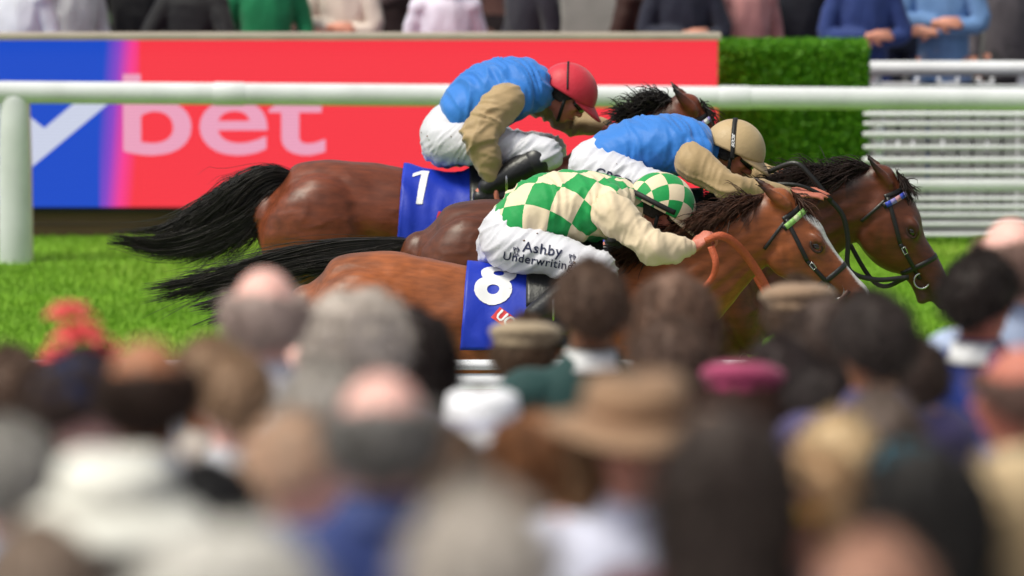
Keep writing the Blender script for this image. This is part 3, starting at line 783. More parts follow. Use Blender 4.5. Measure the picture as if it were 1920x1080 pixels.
COAT8 = srgb(146, 80, 42); COATB = srgb(92, 46, 26); COAT1 = srgb(114, 55, 32)
H8 = make_horse('chestnut racehorse nearest the crowd, number 8 cloth and white blaze', -1.15, -.90, -.045, (1482, 356), (1643, 560), COAT8, srgb(46, 26, 18), blaze=True)
HB = make_horse('dark bay racehorse in the middle, its head furthest ahead', .25, -.44, .0, (1680, 318), (1797, 560), COATB, srgb(30, 20, 17), hd_scale=1.07, mouth=.028)
H1 = make_horse('bay racehorse on the far side with number 1 cloth and long black tail', 1.6, -1.15, .01, (1312, 184), (1432, 392), COAT1, srgb(26, 17, 15), front=1)

purple = mat('bead_lilac', srgb(150, 140, 205), .5); whiteb = mat('bead_white', (.75, .75, .75), .5); bead_blue = mat('bead_blue', srgb(60, 78, 190), .5)
bead_g = mat('bead_lime', srgb(150, 200, 110), .5); bead_g2 = mat('bead_pale', srgb(200, 215, 165), .5); bead_or = mat('bead_pink', srgb(205, 150, 160), .5)
bridle(H8, [bead_g, bead_g, bead_g2]); bridle(HB, [bead_blue, purple, bead_or]); bridle(H1, [purple, whiteb])

# manes
def mane(h, m, N, length, lift, side, seed, x0=.18, x1=.98, back=1.0, rad=.0035, spread=.3):
    r = np.random.default_rng(seed); w0 = h.W(1.24, 1.52); a = h.A
    roots = []; dirs = []; x1 = min(x1, .88)
    for i in range(N):
        t = r.uniform(x0, x1); p = w0 * (1 - t) + a * t
        yy = h.Y0 + r.uniform(-.03, .02)
        hit = h.bvh.ray_cast(Vector((p[0], yy, p[2] + .5)), Vector((0, 0, -1)))
        if hit[0] is None: continue
        roots.append(np.array(hit[0]) - np.array([0, 0, .008]))
        cl = vnoise(np.array([[t * 16, 0, seed]]), 3)[0] - .5
        dirs.append(nrm([-back + r.normal(0, .12), side + r.normal(0, spread) + cl * .4, lift + r.normal(0, spread) + cl * .6]))
    n = len(roots)
    part('mane', strands(np.array(roots), np.array(dirs), r.uniform(.45, 1, n) * length, np.full(n, rad), 8, .02, seed, droop=.35), m, h.root, local=h.off)
    m_short = None
    # forelock
    rt = []; dr = []
    for i in range(N // 10):
        rt.append(h.A + h.u * r.uniform(0, .04) + np.array([0, r.normal(0, .018), 0]) - h.m * .0); dr.append(nrm(h.u * 1.0 - h.m * r.uniform(.0, .18) + np.array([0, r.normal(0, .22), 0])))
    part('forelock', strands(np.array(rt), np.array(dr), r.uniform(.05, .13, len(rt)), np.full(len(rt), rad), 7, .015, seed + 1, droop=.2), m, h.root, local=h.off)
mane(H8, hair_brown, 2200, .19, .02, -.62, 21, back=1.0, rad=.0022, spread=.16)
mane(HB, hair_dark, 2600, .23, .34, -.30, 22, back=1.0, rad=.0024, spread=.18)
mane(H1, hair_black, 900, .16, .5, -.3, 23, x0=.60, x1=.84, back=.9, rad=.0028, spread=.22)

# tails
def tail(h, pix, wpx, N, m, seed, cut=(.55, 1.0), sag=.06, core=3):
    c = [P(px, py, h.Y0) for px, py in pix]; q = M_(h.Y0)
    A_ = flow(c, [w_ * q for w_ in wpx], N, seed, cut, .0026, .012, 12, 34, .28, sag)
    B_ = flow(c, [w_ * q * 1.3 for w_ in wpx], N // 7, seed + 50, (.4, .95), .0016, .03, 12, 50, .7, sag * 2.4)
    D_ = loft([(*p, max(.012, w_ * q * .5), max(.01, w_ * q * .2)) for p, w_ in list(zip(c, wpx))[:core]], 12, 4)
    part('tail', join([A_, B_, D_]), m, h.root, local=h.off)
tail(H1, [(556, 340), (505, 348), (452, 388), (380, 424), (300, 446), (200, 434)], [14, 38, 58, 48, 30, 8], 2400, hair_black, 31, (.5, 1.0), .05)
tail(HB, [(792, 460), (720, 466), (640, 474), (550, 484), (440, 506), (340, 522), (258, 534)], [11, 19, 25, 22, 18, 15, 8], 1500, hair_black, 32, (.4, 1.0), .035)
tail(H8, [(592, 560), (540, 566), (480, 560), (420, 562), (352, 574)], [11, 20, 26, 24, 12], 1100, hair_black, 33, (.5, 1.0), .03)

# saddle cloths, saddles
def cloth_print(name, G, sg, s_or_vf, size, cx, cd, rot, bold, m, parent, local, off=.004):
    """print on a draped cloth: cx metres from its back edge, cd metres down the side from the spine"""
    V, F = textmesh(s_or_vf, size, bold, 0, 5) if isinstance(s_or_vf, str) else s_or_vf
    bm = bmesh.new(); vs = [bm.verts.new((v[0], v[1], 0)) for v in V]
    for f in F:
        try: bm.faces.new([vs[i] for i in f])
        except ValueError: pass
    bm.normal_update(); bmesh.ops.triangulate(bm, faces=bm.faces[:])
    for _ in range(5):
        le = [e for e in bm.edges if e.calc_length() > .012]
        if not le: break
        bmesh.ops.subdivide_edges(bm, edges=le, cuts=1); bmesh.ops.triangulate(bm, faces=bm.faces[:])
    bm.verts.index_update(); V = np.array([v.co[:2] for v in bm.verts]); F = [tuple(v.index for v in f.verts) for f in bm.faces]; bm.free()
    nj, ni = G.shape[:2]; mid = nj // 2; half = G[mid::-1] if sg < 0 else G[mid:]
    arc = np.concatenate([[0], np.cumsum(np.linalg.norm(np.diff(half[:, 0], axis=0), axis=1))])
    ca, sa = math.cos(rot), math.sin(rot); out = []
    wid = np.linalg.norm(half[:, -1] - half[:, 0], axis=1)
    for x, y in V:
        X = cx + (ca * x - sa * y) * (1 if sg < 0 else -1); D = cd - (sa * x + ca * y); q = float(np.interp(D, arc, np.arange(len(arc)))); a = min(int(q), len(arc) - 2); fa = q - a
        u = np.clip(X / wid[a] * (ni - 1), 0, ni - 1.001); b = int(u); fb = u - b
        p = (half[a, b] * (1 - fb) + half[a, b + 1] * fb) * (1 - fa) + (half[a + 1, b] * (1 - fb) + half[a + 1, b + 1] * fb) * fa
        n = np.cross(half[a, b + 1] - half[a, b], half[a + 1, b] - half[a, b]); n = nrm(n)
        if n[2] + n[1] * sg < 0: n = -n
        out.append(p + n * off)
    return part(name, (np.array(out), F), m, parent, local=local)
def saddlery(h, x0, number, cx, cd, nsize, ntilt, flash=None, xlen=.5, x0b=-.03, x1b=-.16):
    nx, nph = 34, 54
    cl = drape(h, x0, x0 + xlen, R(86), .014, nx, nph, .05, .0045, 3 + len(number), x0b, x1b)
    Vc, Fc = folds(cl, .010, [((.8, 0, .5), .05), ((.3, .2, .9), .07)], 15 + len(number), 4.0, 1.2, 4, 4, 1.4); dn_ = np.where((Vc - cl[0])[:, 2:3] < -.004, .3, 1.0); cl = (cl[0] + (Vc - cl[0]) * dn_ + nrm((0, -.4, .4)) * 0, Fc)
    o = part('saddle_cloth', thick(cl, -.003), cloth_blue, h.root, local=h.off); G = cl[0].reshape(nph + 1, nx + 1, 3)
    if not isinstance(number, str): number = (np.array([(a, b, 0) for a, b in number]) * .8, [tuple(range(len(number)))[::-1]])
    for sg in (-1, 1):
        cloth_print('number', G, sg, number, nsize, cx, cd, ntilt, .035 * nsize, cloth_white, o, h.off, .0065)
        if flash:
            fx, fd, fw, fh, fr, ft = flash
            cloth_print('printed_flash', G, sg, (np.array([(-fw, -fh, 0), (fw, -fh, 0), (fw, fh, 0), (-fw, fh, 0)]), [(0, 1, 2, 3)]), 1, fx, fd, fr, 0, cloth_red, o, h.off, .006)
            if ft: cloth_print('printed_lettering', G, sg, ft, fh * 2.1, fx, fd, fr, .002, cloth_white, o, h.off, .009)
    return o
saddlery(H8, .715, '8', .125, .185, .315, R(-10), (.18, .36, .055, .028, R(-38), 'UC'))
saddlery(H1, .655, [(-.052,.088),(-.006,.135),(.034,.135),(.034,-.135),(-.006,-.135),(-.006,.092),(-.052,.06)], .085, .185, .285, R(-4), (.22, .36, .045, .022, R(-8), None))
saddlery(HB, .69, '5', .1, .18, .30, R(-4))
for h in (H8, HB, H1):
    V, F = drape(h, .96, 1.28, R(52), .028, 20, 30, 0, .002, 9)
    s = part('saddle', thick(V_ := (V, F), -.022), black_leather, h.root, local=h.off)
    V, F = drape(h, 1.04, 1.24, R(84), .024, 14, 40, 0, .002, 19)
    part('saddle_flap', thick((V, F), -.006), black_leather, s, local=h.off)
    pts = []; ns = []
    for a in np.linspace(R(80), R(280), 40):
        c = h.W(1.2, 1.17); d = np.array([0, math.sin(a), math.cos(a)]); hit = h.bvh.ray_cast(Vector(c + d * .9), Vector(-d)); pts.append(np.array(hit[0]) + d * .006); ns.append(d)
    part('girth', ribbon(pts, ns, .075, .004), mat('girth_white', (.6, .6, .64), .7, .3, 90), s, local=h.off)

# ------------------------------------------------------------------ people: shared pieces
def hand_pieces(wr, f, n, curl=(30, 45, 35), s=1.0, thumb_side=1, spread=.10):
    f = nrm(f); n = nrm(np.asarray(n) - f * np.dot(n, f)); l = np.cross(f, n) * thumb_side
    pc = [ellipsoid(wr + f * .045 * s, (.056 * s, .040 * s, .017 * s), (f, l, n)), loft([(*(wr - f * .03), .024 * s, .024 * s), (*(wr + f * .03 * s), .027 * s, .024 * s)], 12, 2)]
    for i, (o, L) in enumerate(((.030, .9), (.010, 1.0), (-.010, .95), (-.029, .78))):
        p = wr + f * (.082 - .004 * abs(i - 1)) * s + l * o * s; d = nrm(f + l * (o / .03) * spread); a = 0; pts = [p - d * .02 * s, p]
        for L0, c in zip((.043, .027, .022), curl):
            a += R(c); q = d * math.cos(a) - n * math.sin(a); p = p + q * L0 * L * s; pts.append(p)
        pc.append(tube(pts, [.0095 * s, .0095 * s, .0088 * s, .0082 * s, .0075 * s], 8, 3))
    p = wr + f * .022 * s + l * .03 * s; q1 = nrm(f * .6 + l * .65 - n * .35); q2 = nrm(f * .95 + l * .1 - n * .45)
    pc.append(tube([wr + f * .01 * s + l * .015 * s, p, p + q1 * .035 * s, p + q1 * .035 * s + q2 * .03 * s], [.015 * s, .0125 * s, .0105 * s, .0088 * s], 8, 3))
    return pc
def head_pieces(C, f, u, s=1.0):
    f, u = nrm(f), nrm(u); r = np.cross(f, u); ax = (f, r, u); Q = lambda a, b, c: np.array(C) + (f * a + r * b + u * c) * s
    E = lambda a, b, c, x, y, z, **k: ellipsoid(Q(a, b, c), (x * s, y * s, z * s), ax, **k)
    pc = [E(-.006, 0, .02, .096, .076, .098, nu=24, nv=14), E(.035, 0, -.045, .052, .060, .07), E(.045, 0, -.085, .04, .042, .035), E(.064, 0, -.098, .02, .024, .018)]
    pc.append(loft([(*Q(.085, 0, .012), .010 * s, .010 * s), (*Q(.104, 0, -.018), .012 * s, .012 * s), (*Q(.110, 0, -.034), .015 * s, .016 * s)], 10, 3))
    for k in (-1, 1):
        pc.append(E(.074, k * .034, .022, .018, .026, .012)); pc.append(E(.060, k * .045, -.02, .025, .022, .022))
        pc.append(E(-.008, k * .076, -.008, .02, .010, .032)); pc.append(E(-.014, k * .082, .012, .012, .008, .014))
        pc.append(E(.096, k * .012, -.036, .010, .010, .009))
    pc.append(E(.086, 0, -.064, .014, .024, .007)); pc.append(E(.083, 0, -.075, .013, .021, .008))
    return pc
def face_parts(C, f, u, s, parent, local, eyes=True):
    f, u = nrm(f), nrm(u); r = np.cross(f, u); ax = (f, r, u); Q = lambda a, b, c: np.array(C) + (f * a + r * b + u * c) * s
    for k in (-1, 1):
        e = part('eye', ellipsoid(Q(.077, k * .032, .004), (.012 * s, .014 * s, .009 * s), ax, 12, 8), mat('eye_white', (.6, .58, .55), .3), parent, local=local)
        part('iris', ellipsoid(Q(.0865, k * .032, .004), (.004 * s, .006 * s, .006 * s), ax, 10, 6), eye_m, e, local=local)
        part('eyebrow', tube([Q(.090, k * .016, .027), Q(.090, k * .034, .032), Q(.078, k * .05, .026)], .0045 * s, 6, 3), mat('brow_hair', srgb(92, 66, 48), .8), parent, local=local)
    part('lips', tube([Q(.088, -.024, -.070), Q(.100, 0, -.068), Q(.088, .024, -.070)], [.003, .0065, .003], 8, 3), mat('lips', srgb(170, 88, 84), .5), parent, local=local)
def dome(C, f, u, rad, th, nth=16, naz=40, t0=None, noise_amp=0, seed=1, nf=30):
    """shell over a head: rad = (front, side, up) radii, th(az) gives how far down it reaches in degrees"""
    f, u = nrm(f), nrm(u); r = np.cross(f, u); V = []; F = []
    for i in range(nth + 1):
        for j in range(naz):
            az = 2 * math.pi * j / naz; a0 = R(t0(math.degrees(az))) if t0 else .0; a = a0 + (R(th(math.degrees(az))) - a0) * i / nth
            d = f * math.cos(az) * math.sin(a) * rad[0] + r * math.sin(az) * math.sin(a) * rad[1] + u * math.cos(a) * rad[2]
            V.append(np.array(C) + d)
    V = np.array(V)
    if noise_amp:
        d = V - np.array(C); d /= np.maximum(1e-6, np.linalg.norm(d, axis=1))[:, None]; V += d * (noise_amp * (vnoise(V * nf, seed) - .4 + .5 * (vnoise(V * nf * 2.1, seed + 1) - .5)))[:, None]
    for i in range(nth):
        for j in range(naz):
            k = (j + 1) % naz; F.append((i*naz+j, (i+1)*naz+j, (i+1)*naz+k, i*naz+k))
    return V, F
def lerpang(pts):
    return lambda a: float(np.interp(((a + 180) % 360) - 180, [p[0] for p in pts], [p[1] for p in pts]))
def sym(fr, sd, bk, d=45):
    return lambda a: float(np.interp(abs(((a + 180) % 360) - 180), [0, d, 90, 180], [fr, fr * .6 + sd * .4, sd, bk]))

def helmet(C, f, u, m, parent, local, s=1.0, panel_m=None):
    f, u = nrm(f), nrm(u); r = np.cross(f, u); rad = (.128 * s, .108 * s, .122 * s)
    th = sym(78, 93, 112)
    V, F = dome(C, f, u, rad, th, 20, 48)
    V = V + (V - np.array(C)) * (.018 * (np.abs(np.sin(np.arctan2((V - C) @ r, (V - C) @ f) * 3)) ** .25 - .9))[:, None]
    N_ = V - C
    vf = thick((V, F), .012) 
    o = part('cap_cover', vf, m, parent, local=local)
    # peak
    PV = []; PF = []; na = 24
    for k in range(5):
        for j in range(na + 1):
            az = R(-78 + 156 * j / na); a = R(th(math.degrees(az)) - 3); e = (.086 * math.cos(az * .95) ** .8) * k / 4 * s
            d = f * math.cos(az) * math.sin(a) * rad[0] + r * math.sin(az) * math.sin(a) * rad[1] + u * math.cos(a) * rad[2]
            PV.append(C + d + (f * .93 - u * .40) * e + u * .004)
    for k in range(4):
        for j in range(na): PF.append((k*(na+1)+j, k*(na+1)+j+1, (k+1)*(na+1)+j+1, (k+1)*(na+1)+j))
    part('peak', thick((np.array(PV), PF), .006), m, parent, local=local)
    part('button', ellipsoid(C + u * rad[2] * .99, (.014, .014, .008), (f, r, u), 12, 6), m, o, local=local)
    return o, rad, th
def band_over(C, f, u, rad, parent, local, kind='over', tilt=35, wd=.02, lo=104, name='goggle_strap', out=1.112):
    f, u = nrm(f), nrm(u); r = np.cross(f, u); pts = []; ns = []; th = sym(78, 93, 112)
    def at(d):
        k = 1 / math.sqrt((d @ f / rad[0]) ** 2 + (d @ r / rad[1]) ** 2 + (d @ u / rad[2]) ** 2); return C + d * k * out
    if kind == 'over':
        e1 = u * math.cos(R(tilt)) - f * math.sin(R(tilt)); ds = [e1 * math.cos(R(a)) + r * math.sin(R(a)) for a in np.linspace(-lo, lo, 41)]
    else:
        ds = [f * math.cos(R(z)) * math.sin(R(th(z) - 9)) + r * math.sin(R(z)) * math.sin(R(th(z) - 9)) + u * math.cos(R(th(z) - 9)) for z in np.linspace(64, 296, 51)]
    return part(name, ribbon([at(nrm(d)) for d in ds], ds, wd, .003), strap_black, parent, local=local)

# ------------------------------------------------------------------ jockeys
def jockey(label, h, J, silk, sleeve_m, cap_m, legtext=None, skin_m=skin2):
    Y0 = h.Y0; q = M_(Y0)
    root = empty('person', (P(*J['pelvis'][0][:2], Y0)[0], Y0, 1.2), label, 'jockey', 'jockeys in the race'); loc = np.array(root.location)
    pt = lambda p, dy=0: P(p[0], p[1], Y0 + dy)
    tor = [(*pt(p), p[2] * q, p[3]) for p in J['torso']]
    pel = [(*pt(p), p[2] * q, p[3]) for p in J['pelvis']]
    nb = pt(J['neck']); HC = pt(J['head']); f = nrm([J['look'][0], J.get('turn', 0), J['look'][1]]); u = nrm(np.array([-f[2], 0, f[0]]) - 0); u = nrm(u - f * np.dot(u, f))
    arms = [[pt(p[:2], p[2]) for p in J[k]] for k in ('near_arm', 'far_arm')]
    legs = [[pt(p[:2], p[2]) for p in J[k]] for k in ('near_leg', 'far_leg')]
    # continuous body
    B = [loft([(a, b, c, r1 * .86, r2 * .86) for a, b, c, r1, r2 in pel + tor], 20, 4)]
    chest = np.array(tor[-1][:3])
    B.append(tube([chest, nb, HC - u * .05], [.07, .056, .055], 14, 4)); B += head_pieces(HC, f, u)
    for A_, hd in zip(arms, (J['near_hand'], J['far_hand'])):
        B.append(tube([chest * .5 + A_[0] * .5, A_[0], A_[0] * .5 + A_[1] * .5, A_[1], A_[1] * .5 + A_[2] * .5, A_[2]], [.06, .055, .046, .038, .038, .026], 14, 3))
        B += hand_pieces(A_[2], hd[0], hd[1], hd[2], .98, hd[3])
    for G in legs:
        B.append(tube([np.array(pel[0][:3]) * .5 + G[0] * .5, G[0], G[0] * .5 + G[1] * .5, G[1]], [.09, .095, .075, .055], 14, 3))
        B.append(tube([G[1], G[1] * .55 + G[2] * .45, G[2]], [.052, .052, .036], 12, 3)); B.append(tube([G[2] + np.array([-.03, 0, -.03]), G[2] * .4 + G[3] * .6, G[3]], [.034, .034, .026], 12, 3))
    vf = fuse(B, .0075, 3)
    part('body', vf, skin_m, root, local=loc)
    face_parts(HC, f, u, 1.0, root, loc)
    # silks: body of the jacket
    T = [loft(tor, 26, 5)]
    if 'hem' in J: T.append(loft([(*pt(p), p[2] * q, p[3]) for p in J['hem']], 22, 3))
    for A_ in arms: T.append(ellipsoid(A_[0] * .72 + chest * .28, (.085, .075, .085)))
    T.append(tube([chest, nb], [.085, .062], 16, 3))
    vf = fuse(T, .008, 8); ax = nrm(np.array(tor[-1][:3]) - np.array(tor[0][:3]))
    perp = nrm(np.array([-ax[2], 0, ax[0]])) * .8 + ax * .55
    pz = nrm(np.array([-ax[2], 0, ax[0]]))
    vf = folds(vf, .0165, [(ax * .9 + pz * .5, .030), (ax * .5 - pz * .8 + np.array([0, .4, 0]), .055), (ax * .8 - pz * .3 + np.array([0, .5, 0]), .024)], J['seed'], 7.0, 1.3, 3.5, 4, 1.5)
    me = mesh('silk_jacket', vf[0] - loc, vf[1])
    if J.get('check'):
        C = crom(np.array([t[:3] for t in pel[:1] + tor]), 8); V = vf[0]; D = np.linalg.norm((V[:, None, [0, 2]] - C[None][:, :, [0, 2]]), axis=2); i = D.argmin(1)
        arc = np.concatenate([[0], np.cumsum(np.linalg.norm(np.diff(C, axis=0), axis=1))]); Tn = np.gradient(C, axis=0); Tn /= np.linalg.norm(Tn, axis=1)[:, None]
        dv = V - C[i]; along = arc[i] + np.einsum('ij,ij->i', dv, Tn[i]); b = dv[:, 1]; nn = dv[:, 2] * Tn[i][:, 0] - dv[:, 0] * Tn[i][:, 2]
        ang = np.arctan2(nn, -b); set_attr(me, 'chk', np.stack([along, ang * .150, along * 0], 1))
    part_o = link('silk_jacket', me, silk, root)
    jb = bvh(vf)
    part('collar', tube([chest * .35 + nb * .65, nb * .9 + HC * .1], [.066, .060], 18, 2), mat('collar_black', (.02, .022, .03), .7), part_o, local=loc)
    # sleeves with cuffs
    for A_, sr in zip(arms, J['sleeve_r']):
        S_, E_, W_ = A_; mid = S_ * .5 + E_ * .5; fm = E_ * .5 + W_ * .5; dn = nrm(W_ - E_)
        pcs = [tube([S_ * .62 + chest * .38, S_ * .92 + E_ * .08, mid, E_], [sr[0] * .62, sr[0] * .94, sr[1], sr[2]], 18, 5), tube([E_, fm, W_ - dn * .03], [sr[2], sr[3], sr[4]], 18, 5)]
        v2 = fuse(pcs, .0075, 7); a1, a2 = nrm(E_ - S_), nrm(W_ - E_); ap = nrm(np.cross(a1, (0, 1, 0)))
        wt = lambda V, E_=E_, S_=S_: .6 + .95 * np.exp(-(np.linalg.norm(V - E_, axis=1) / .10) ** 2) + .6 * np.exp(-(np.linalg.norm(V - S_, axis=1) / .10) ** 2)
        v2 = folds(v2, .016, [(a1 * .45 + ap * .9, .030), (a2 * .5 - ap * .85 + np.array([0, .3, 0]), .034), (a1 * .9 + ap * .35, .026)], J['seed'] + 3, 6.0, 1.4, 5, 4.5, 1.5, wt)
        sl = part('sleeve', v2, sleeve_m, root, local=loc)
        c0 = W_ - dn * .035
        part('cuff', tube([c0, c0 + dn * .025], [sr[4] * .98, sr[4] * .9], 14, 2), J.get('cuff', sleeve_m), sl, local=loc)
    # breeches
    T = [loft(pel, 22, 4)]
    for G in legs: T.append(tube([np.array(pel[0][:3]) * .6 + G[0] * .4, G[0], G[0] * .5 + G[1] * .5 + np.array([0, 0, .005]), G[1]], [.10, J['thigh'][0], J['thigh'][1], J['thigh'][2]], 20, 5)); T.append(tube([G[1], G[1] * .7 + G[2] * .3], [J['thigh'][2] * .97, .055], 16, 3))
    vf = fuse(T, .0078, 8); vf = folds(vf, .0115, [((-.62, 0, .78), .024), ((-.3, .4, .85), .045), ((-.8, .2, .6), .020)], J['seed'] + 7, 9.0, .8, 3, 3.2, 1.7)
    br = part('breeches', vf, breech_white, root, local=loc); bt = bvh(vf)
    for txt, px, py, size, rot in legtext or []:
        c = pt((px, py), -.25); ca, sa = math.cos(R(rot)), math.sin(R(rot))
        if txt == '#':                               # small line drawing of a rearing animal crest: loops of thin line
            for k, (ox, oy, w_, h_) in enumerate(((0, 0, .5, 1.0), (-.2, .35, .35, .4), (.2, .25, .3, .55), (.1, -.4, .45, .3), (-.2, -.3, .25, .5))):
                n_ = 22; V = []; 
                for a in np.linspace(0, 2 * math.pi, n_, endpoint=False):
                    rr_ = 1 + .25 * math.sin(3 * a + k); V += [((ox + w_ * .5 * math.cos(a) * rr_) * size, (oy + h_ * .5 * math.sin(a) * rr_) * size, 0), ((ox + (w_ * .5 - .07) * math.cos(a) * rr_) * size, (oy + (h_ * .5 - .07) * math.sin(a) * rr_) * size, 0)]
                Fq = [(2*i, 2*((i+1) % n_), 2*((i+1) % n_)+1, 2*i+1) for i in range(n_)]
                decal('printed_crest', (np.array(V), Fq), 1, c, (ca, 0, sa), (-sa, 0, ca), (0, 1, -.14), bt, ink_navy, br, loc, .003)
        else: decal('printed_lettering', txt, size, c, (ca, 0, sa), (-sa, 0, ca), (0, 1, -.14), bt, ink_navy, br, loc, .003, .012 * size, 1.0, 1.08)
    mud = mat('mud', srgb(112, 84, 58), .9); r = np.random.default_rng(J['seed']); sp = []
    for k in range(26):
        V_, F_ = vf; p = V_[r.integers(0, len(V_))]; sp.append(ellipsoid(p, np.array([.004, .004, .0025]) * r.uniform(.5, 1.5), None, 8, 5))
    part('mud_specks', join(sp), mud, br, local=loc)['kind'] = 'stuff'
    # boots
    for G in legs:
        kn = G[1] * .82 + G[2] * .18
        v2 = fuse([tube([kn, G[1] * .45 + G[2] * .55, G[2]], [.068, .066, .047], 16, 4), tube([G[2] + np.array([-.035, 0, -.045]), G[2] * .45 + G[3] * .55 + np.array([0, 0, .0]), G[3]], [.04, .042, .03], 14, 4)], .008, 5)
        bo = part('boot', v2, black_leather, root, local=loc)
        ft = G[2] * .4 + G[3] * .6; st = np.array([ft[0], ft[1], ft[2]])
        part('boot_cuff', tube([kn, kn * .9 + G[2] * .1], [.072, .0715], 16, 2), mat('boot_cuff', (.03, .03, .034), .35), bo, local=loc)
    # stirrups on leathers belong to the saddle
    for G in legs:
        ft = G[2] * .4 + G[3] * .6; sg = -1 if G[0][1] < Y0 else 1
        top = np.array([h.X0 + 1.14, Y0 + sg * .275, 1.30 + h.zo]); lo_ = ft + np.array([0, 0, .15]); lo_[1] = Y0 + sg * .27
        stp = part('stirrup', tube([ft + np.array([0, .055 * math.cos(t), .075 + .075 * math.sin(t)]) for t in np.linspace(-.75, math.pi + .75, 15)] , .006, 8, 2), steel, h.root, local=h.off)
        part('stirrup_leather', ribbon([top, lo_], [(0, sg, .1)] * 2, .022, .003, 3), tack_black, h.root, local=h.off)
    # helmet, goggles, hair
    o, rad, th = helmet(HC + u * .012, f, u, cap_m, root, loc, J.get('cap_s', 1.0))
    band_over(HC + u * .012, f, u, rad, root, loc, *J['band'])
    hv = dome(HC, f, u, (.092, .084, .112), sym(20, 112, 128), 10, 36, sym(19, 80, 80), .006, 4)
    part('hair', thick(hv, .004), mat('hair_nape', (.02, .016, .014), .7, .6, 120), root, local=loc)
    G_ = []
    r_v = np.cross(f, u)
    gp = [HC + f * (.088 * math.cos(a) + .012) + r_v * .082 * math.sin(a) + u * .008 for a in np.linspace(-1.15, 1.15, 15)]; gn = [f * math.cos(a) + r_v * math.sin(a) for a in np.linspace(-1.15, 1.15, 15)]
    g = part('goggles', ribbon(gp, gn, [.03, .045, .055, .05, .055, .045, .03], .012), goggle, root, local=loc)
    part('goggle_rim', ribbon([p + n_ * .013 for p, n_ in zip(gp, gn)], gn, [.02, .034, .042, .036, .042, .034, .02], .003), mat('lens', J.get('lens', (.03, .03, .03)), .1, spec=.7), g, local=loc)
    cs = [HC + u * (-.02 - .1 * math.sin(a)) + r_v * .088 * math.cos(a) + f * (.01 + .045 * math.sin(a)) for a in np.linspace(0, math.pi, 17)]
    part('chin_strap', ribbon(cs, [c - HC for c in cs], .016, .003), strap_black, root, local=loc)
    return root, jb, HC + u * .012, f, u, rad

def checker(name, sq, a, b, attr='chk'):
    m = bpy.data.materials.new(name); m.use_nodes = True; t = m.node_tree; n = t.nodes; p = n['Principled BSDF']
    p.inputs['Roughness'].default_value = .6; p.inputs['Specular IOR Level'].default_value = .3; p.inputs['Sheen Weight'].default_value = .2
    at = n.new('ShaderNodeAttribute'); at.attribute_name = attr
    mp = n.new('ShaderNodeMapping'); mp.inputs['Rotation'].default_value = (0, 0, R(38)); t.links.new(at.outputs['Vector'], mp.inputs[0])
    ck = n.new('ShaderNodeTexChecker'); ck.inputs['Color1'].default_value = (*a, 1); ck.inputs['Color2'].default_value = (*b, 1); ck.inputs['Scale'].default_value = 1 / sq
    ad = n.new('ShaderNodeVectorMath'); ad.operation = 'MULTIPLY_ADD'; ad.inputs[1].default_value = (1, 1, 0); ad.inputs[2].default_value = (.013, .027, .5 * sq)
    t.links.new(mp.outputs[0], ad.inputs[0]); t.links.new(ad.outputs[0], ck.inputs[0]); t.links.new(ck.outputs[0], p.inputs['Base Color'])
    tc = n.new('ShaderNodeTexCoord'); no = n.new('ShaderNodeTexNoise'); no.inputs['Scale'].default_value = 70; t.links.new(tc.outputs['Object'], no.inputs['Vector'])
    bp = n.new('ShaderNodeBump'); bp.inputs['Strength'].default_value = .12; bp.inputs['Distance'].default_value = .01; t.links.new(no.outputs[0], bp.inputs['Height']); t.links.new(bp.outputs[0], p.inputs['Normal'])
    return m
green, cream = srgb(14, 150, 74), srgb(230, 212, 182)
chk = checker('check_silk', .098, green, cream); 
red_cap = mat('red_cap_silk', srgb(206, 42, 62), .5, .15, 60, .4, sheen=.2)
beige_cap = mat('beige_cap_silk', srgb(188, 162, 122), .5, .2, 60, .4, sheen=.2)
gold_cuff = mat('gold_black_cuff', (.02, .018, .014), .5)

J8 = dict(seed=41, check=True, cap_s=1.07,
    pelvis=[(940, 452, 48, .15), (958, 438, 54, .16), (1000, 418, 54, .16)],
    torso=[(975, 428, 60, .168), (1010, 406, 67, .175), (1060, 388, 68, .185), (1115, 384, 60, .195), (1158, 382, 46, .165)],
    neck=(1194, 391), head=(1236, 391), look=(.78, -.62), turn=-.05,
    near_arm=[(1142, 392, -.19), (1226, 468, -.30), (1300, 464, -.24)], far_arm=[(1165, 380, .19), (1255, 450, .27), (1308, 452, .14)],
    near_hand=((.75, .1, .66), (-.6, -.5, .62), (58, 70, 50), -1), far_hand=((.75, -.1, .6), (-.5, .6, .6), (58, 70, 50), 1),
    near_leg=[(962, 462, -.10), (1132, 506, -.30), (1000, 592, -.31), (1062, 618, -.31)], far_leg=[(948, 470, .11), (1132, 505, .30), (1000, 588, .31), (1062, 612, .31)],
    thigh=(.106, .085, .066), sleeve_r=[(.086, .067, .058, .052, .036)] * 2, band=('rim', 0, .022, 0))
jock8, *_r8 = jockey('jockey in green and cream checked silks crouched low on the nearest horse', H8, J8, chk, cream_silk, None or mat('cream_plain', cream, .5),
    [('Ashby', 1017, 468, .062, -8), ('Underwriting', 1008, 490, .050, -9), ('#', 1073, 486, .038, 0), ('#', 968, 472, .036, 0)])
# checked cap: spread the pattern over the dome
for o in [c for c in jock8.children if c.name.startswith(('cap_cover',))]:
    HC, f, u, rad = _r8[1:]; r_v = np.cross(f, u); me = o.data; V = np.array([v.co[:] for v in me.vertices]) + np.array(jock8.location) - HC
    th = np.arccos(np.clip((V @ u) / np.linalg.norm(V, axis=1), -1, 1)); az = np.arctan2(V @ r_v, V @ f)
    set_attr(me, 'chk', np.stack([th * np.cos(az) * .125, th * np.sin(az) * .125, az * 0], 1)); o.material_slots[0].material = checker('check_cap', .072, green, cream)

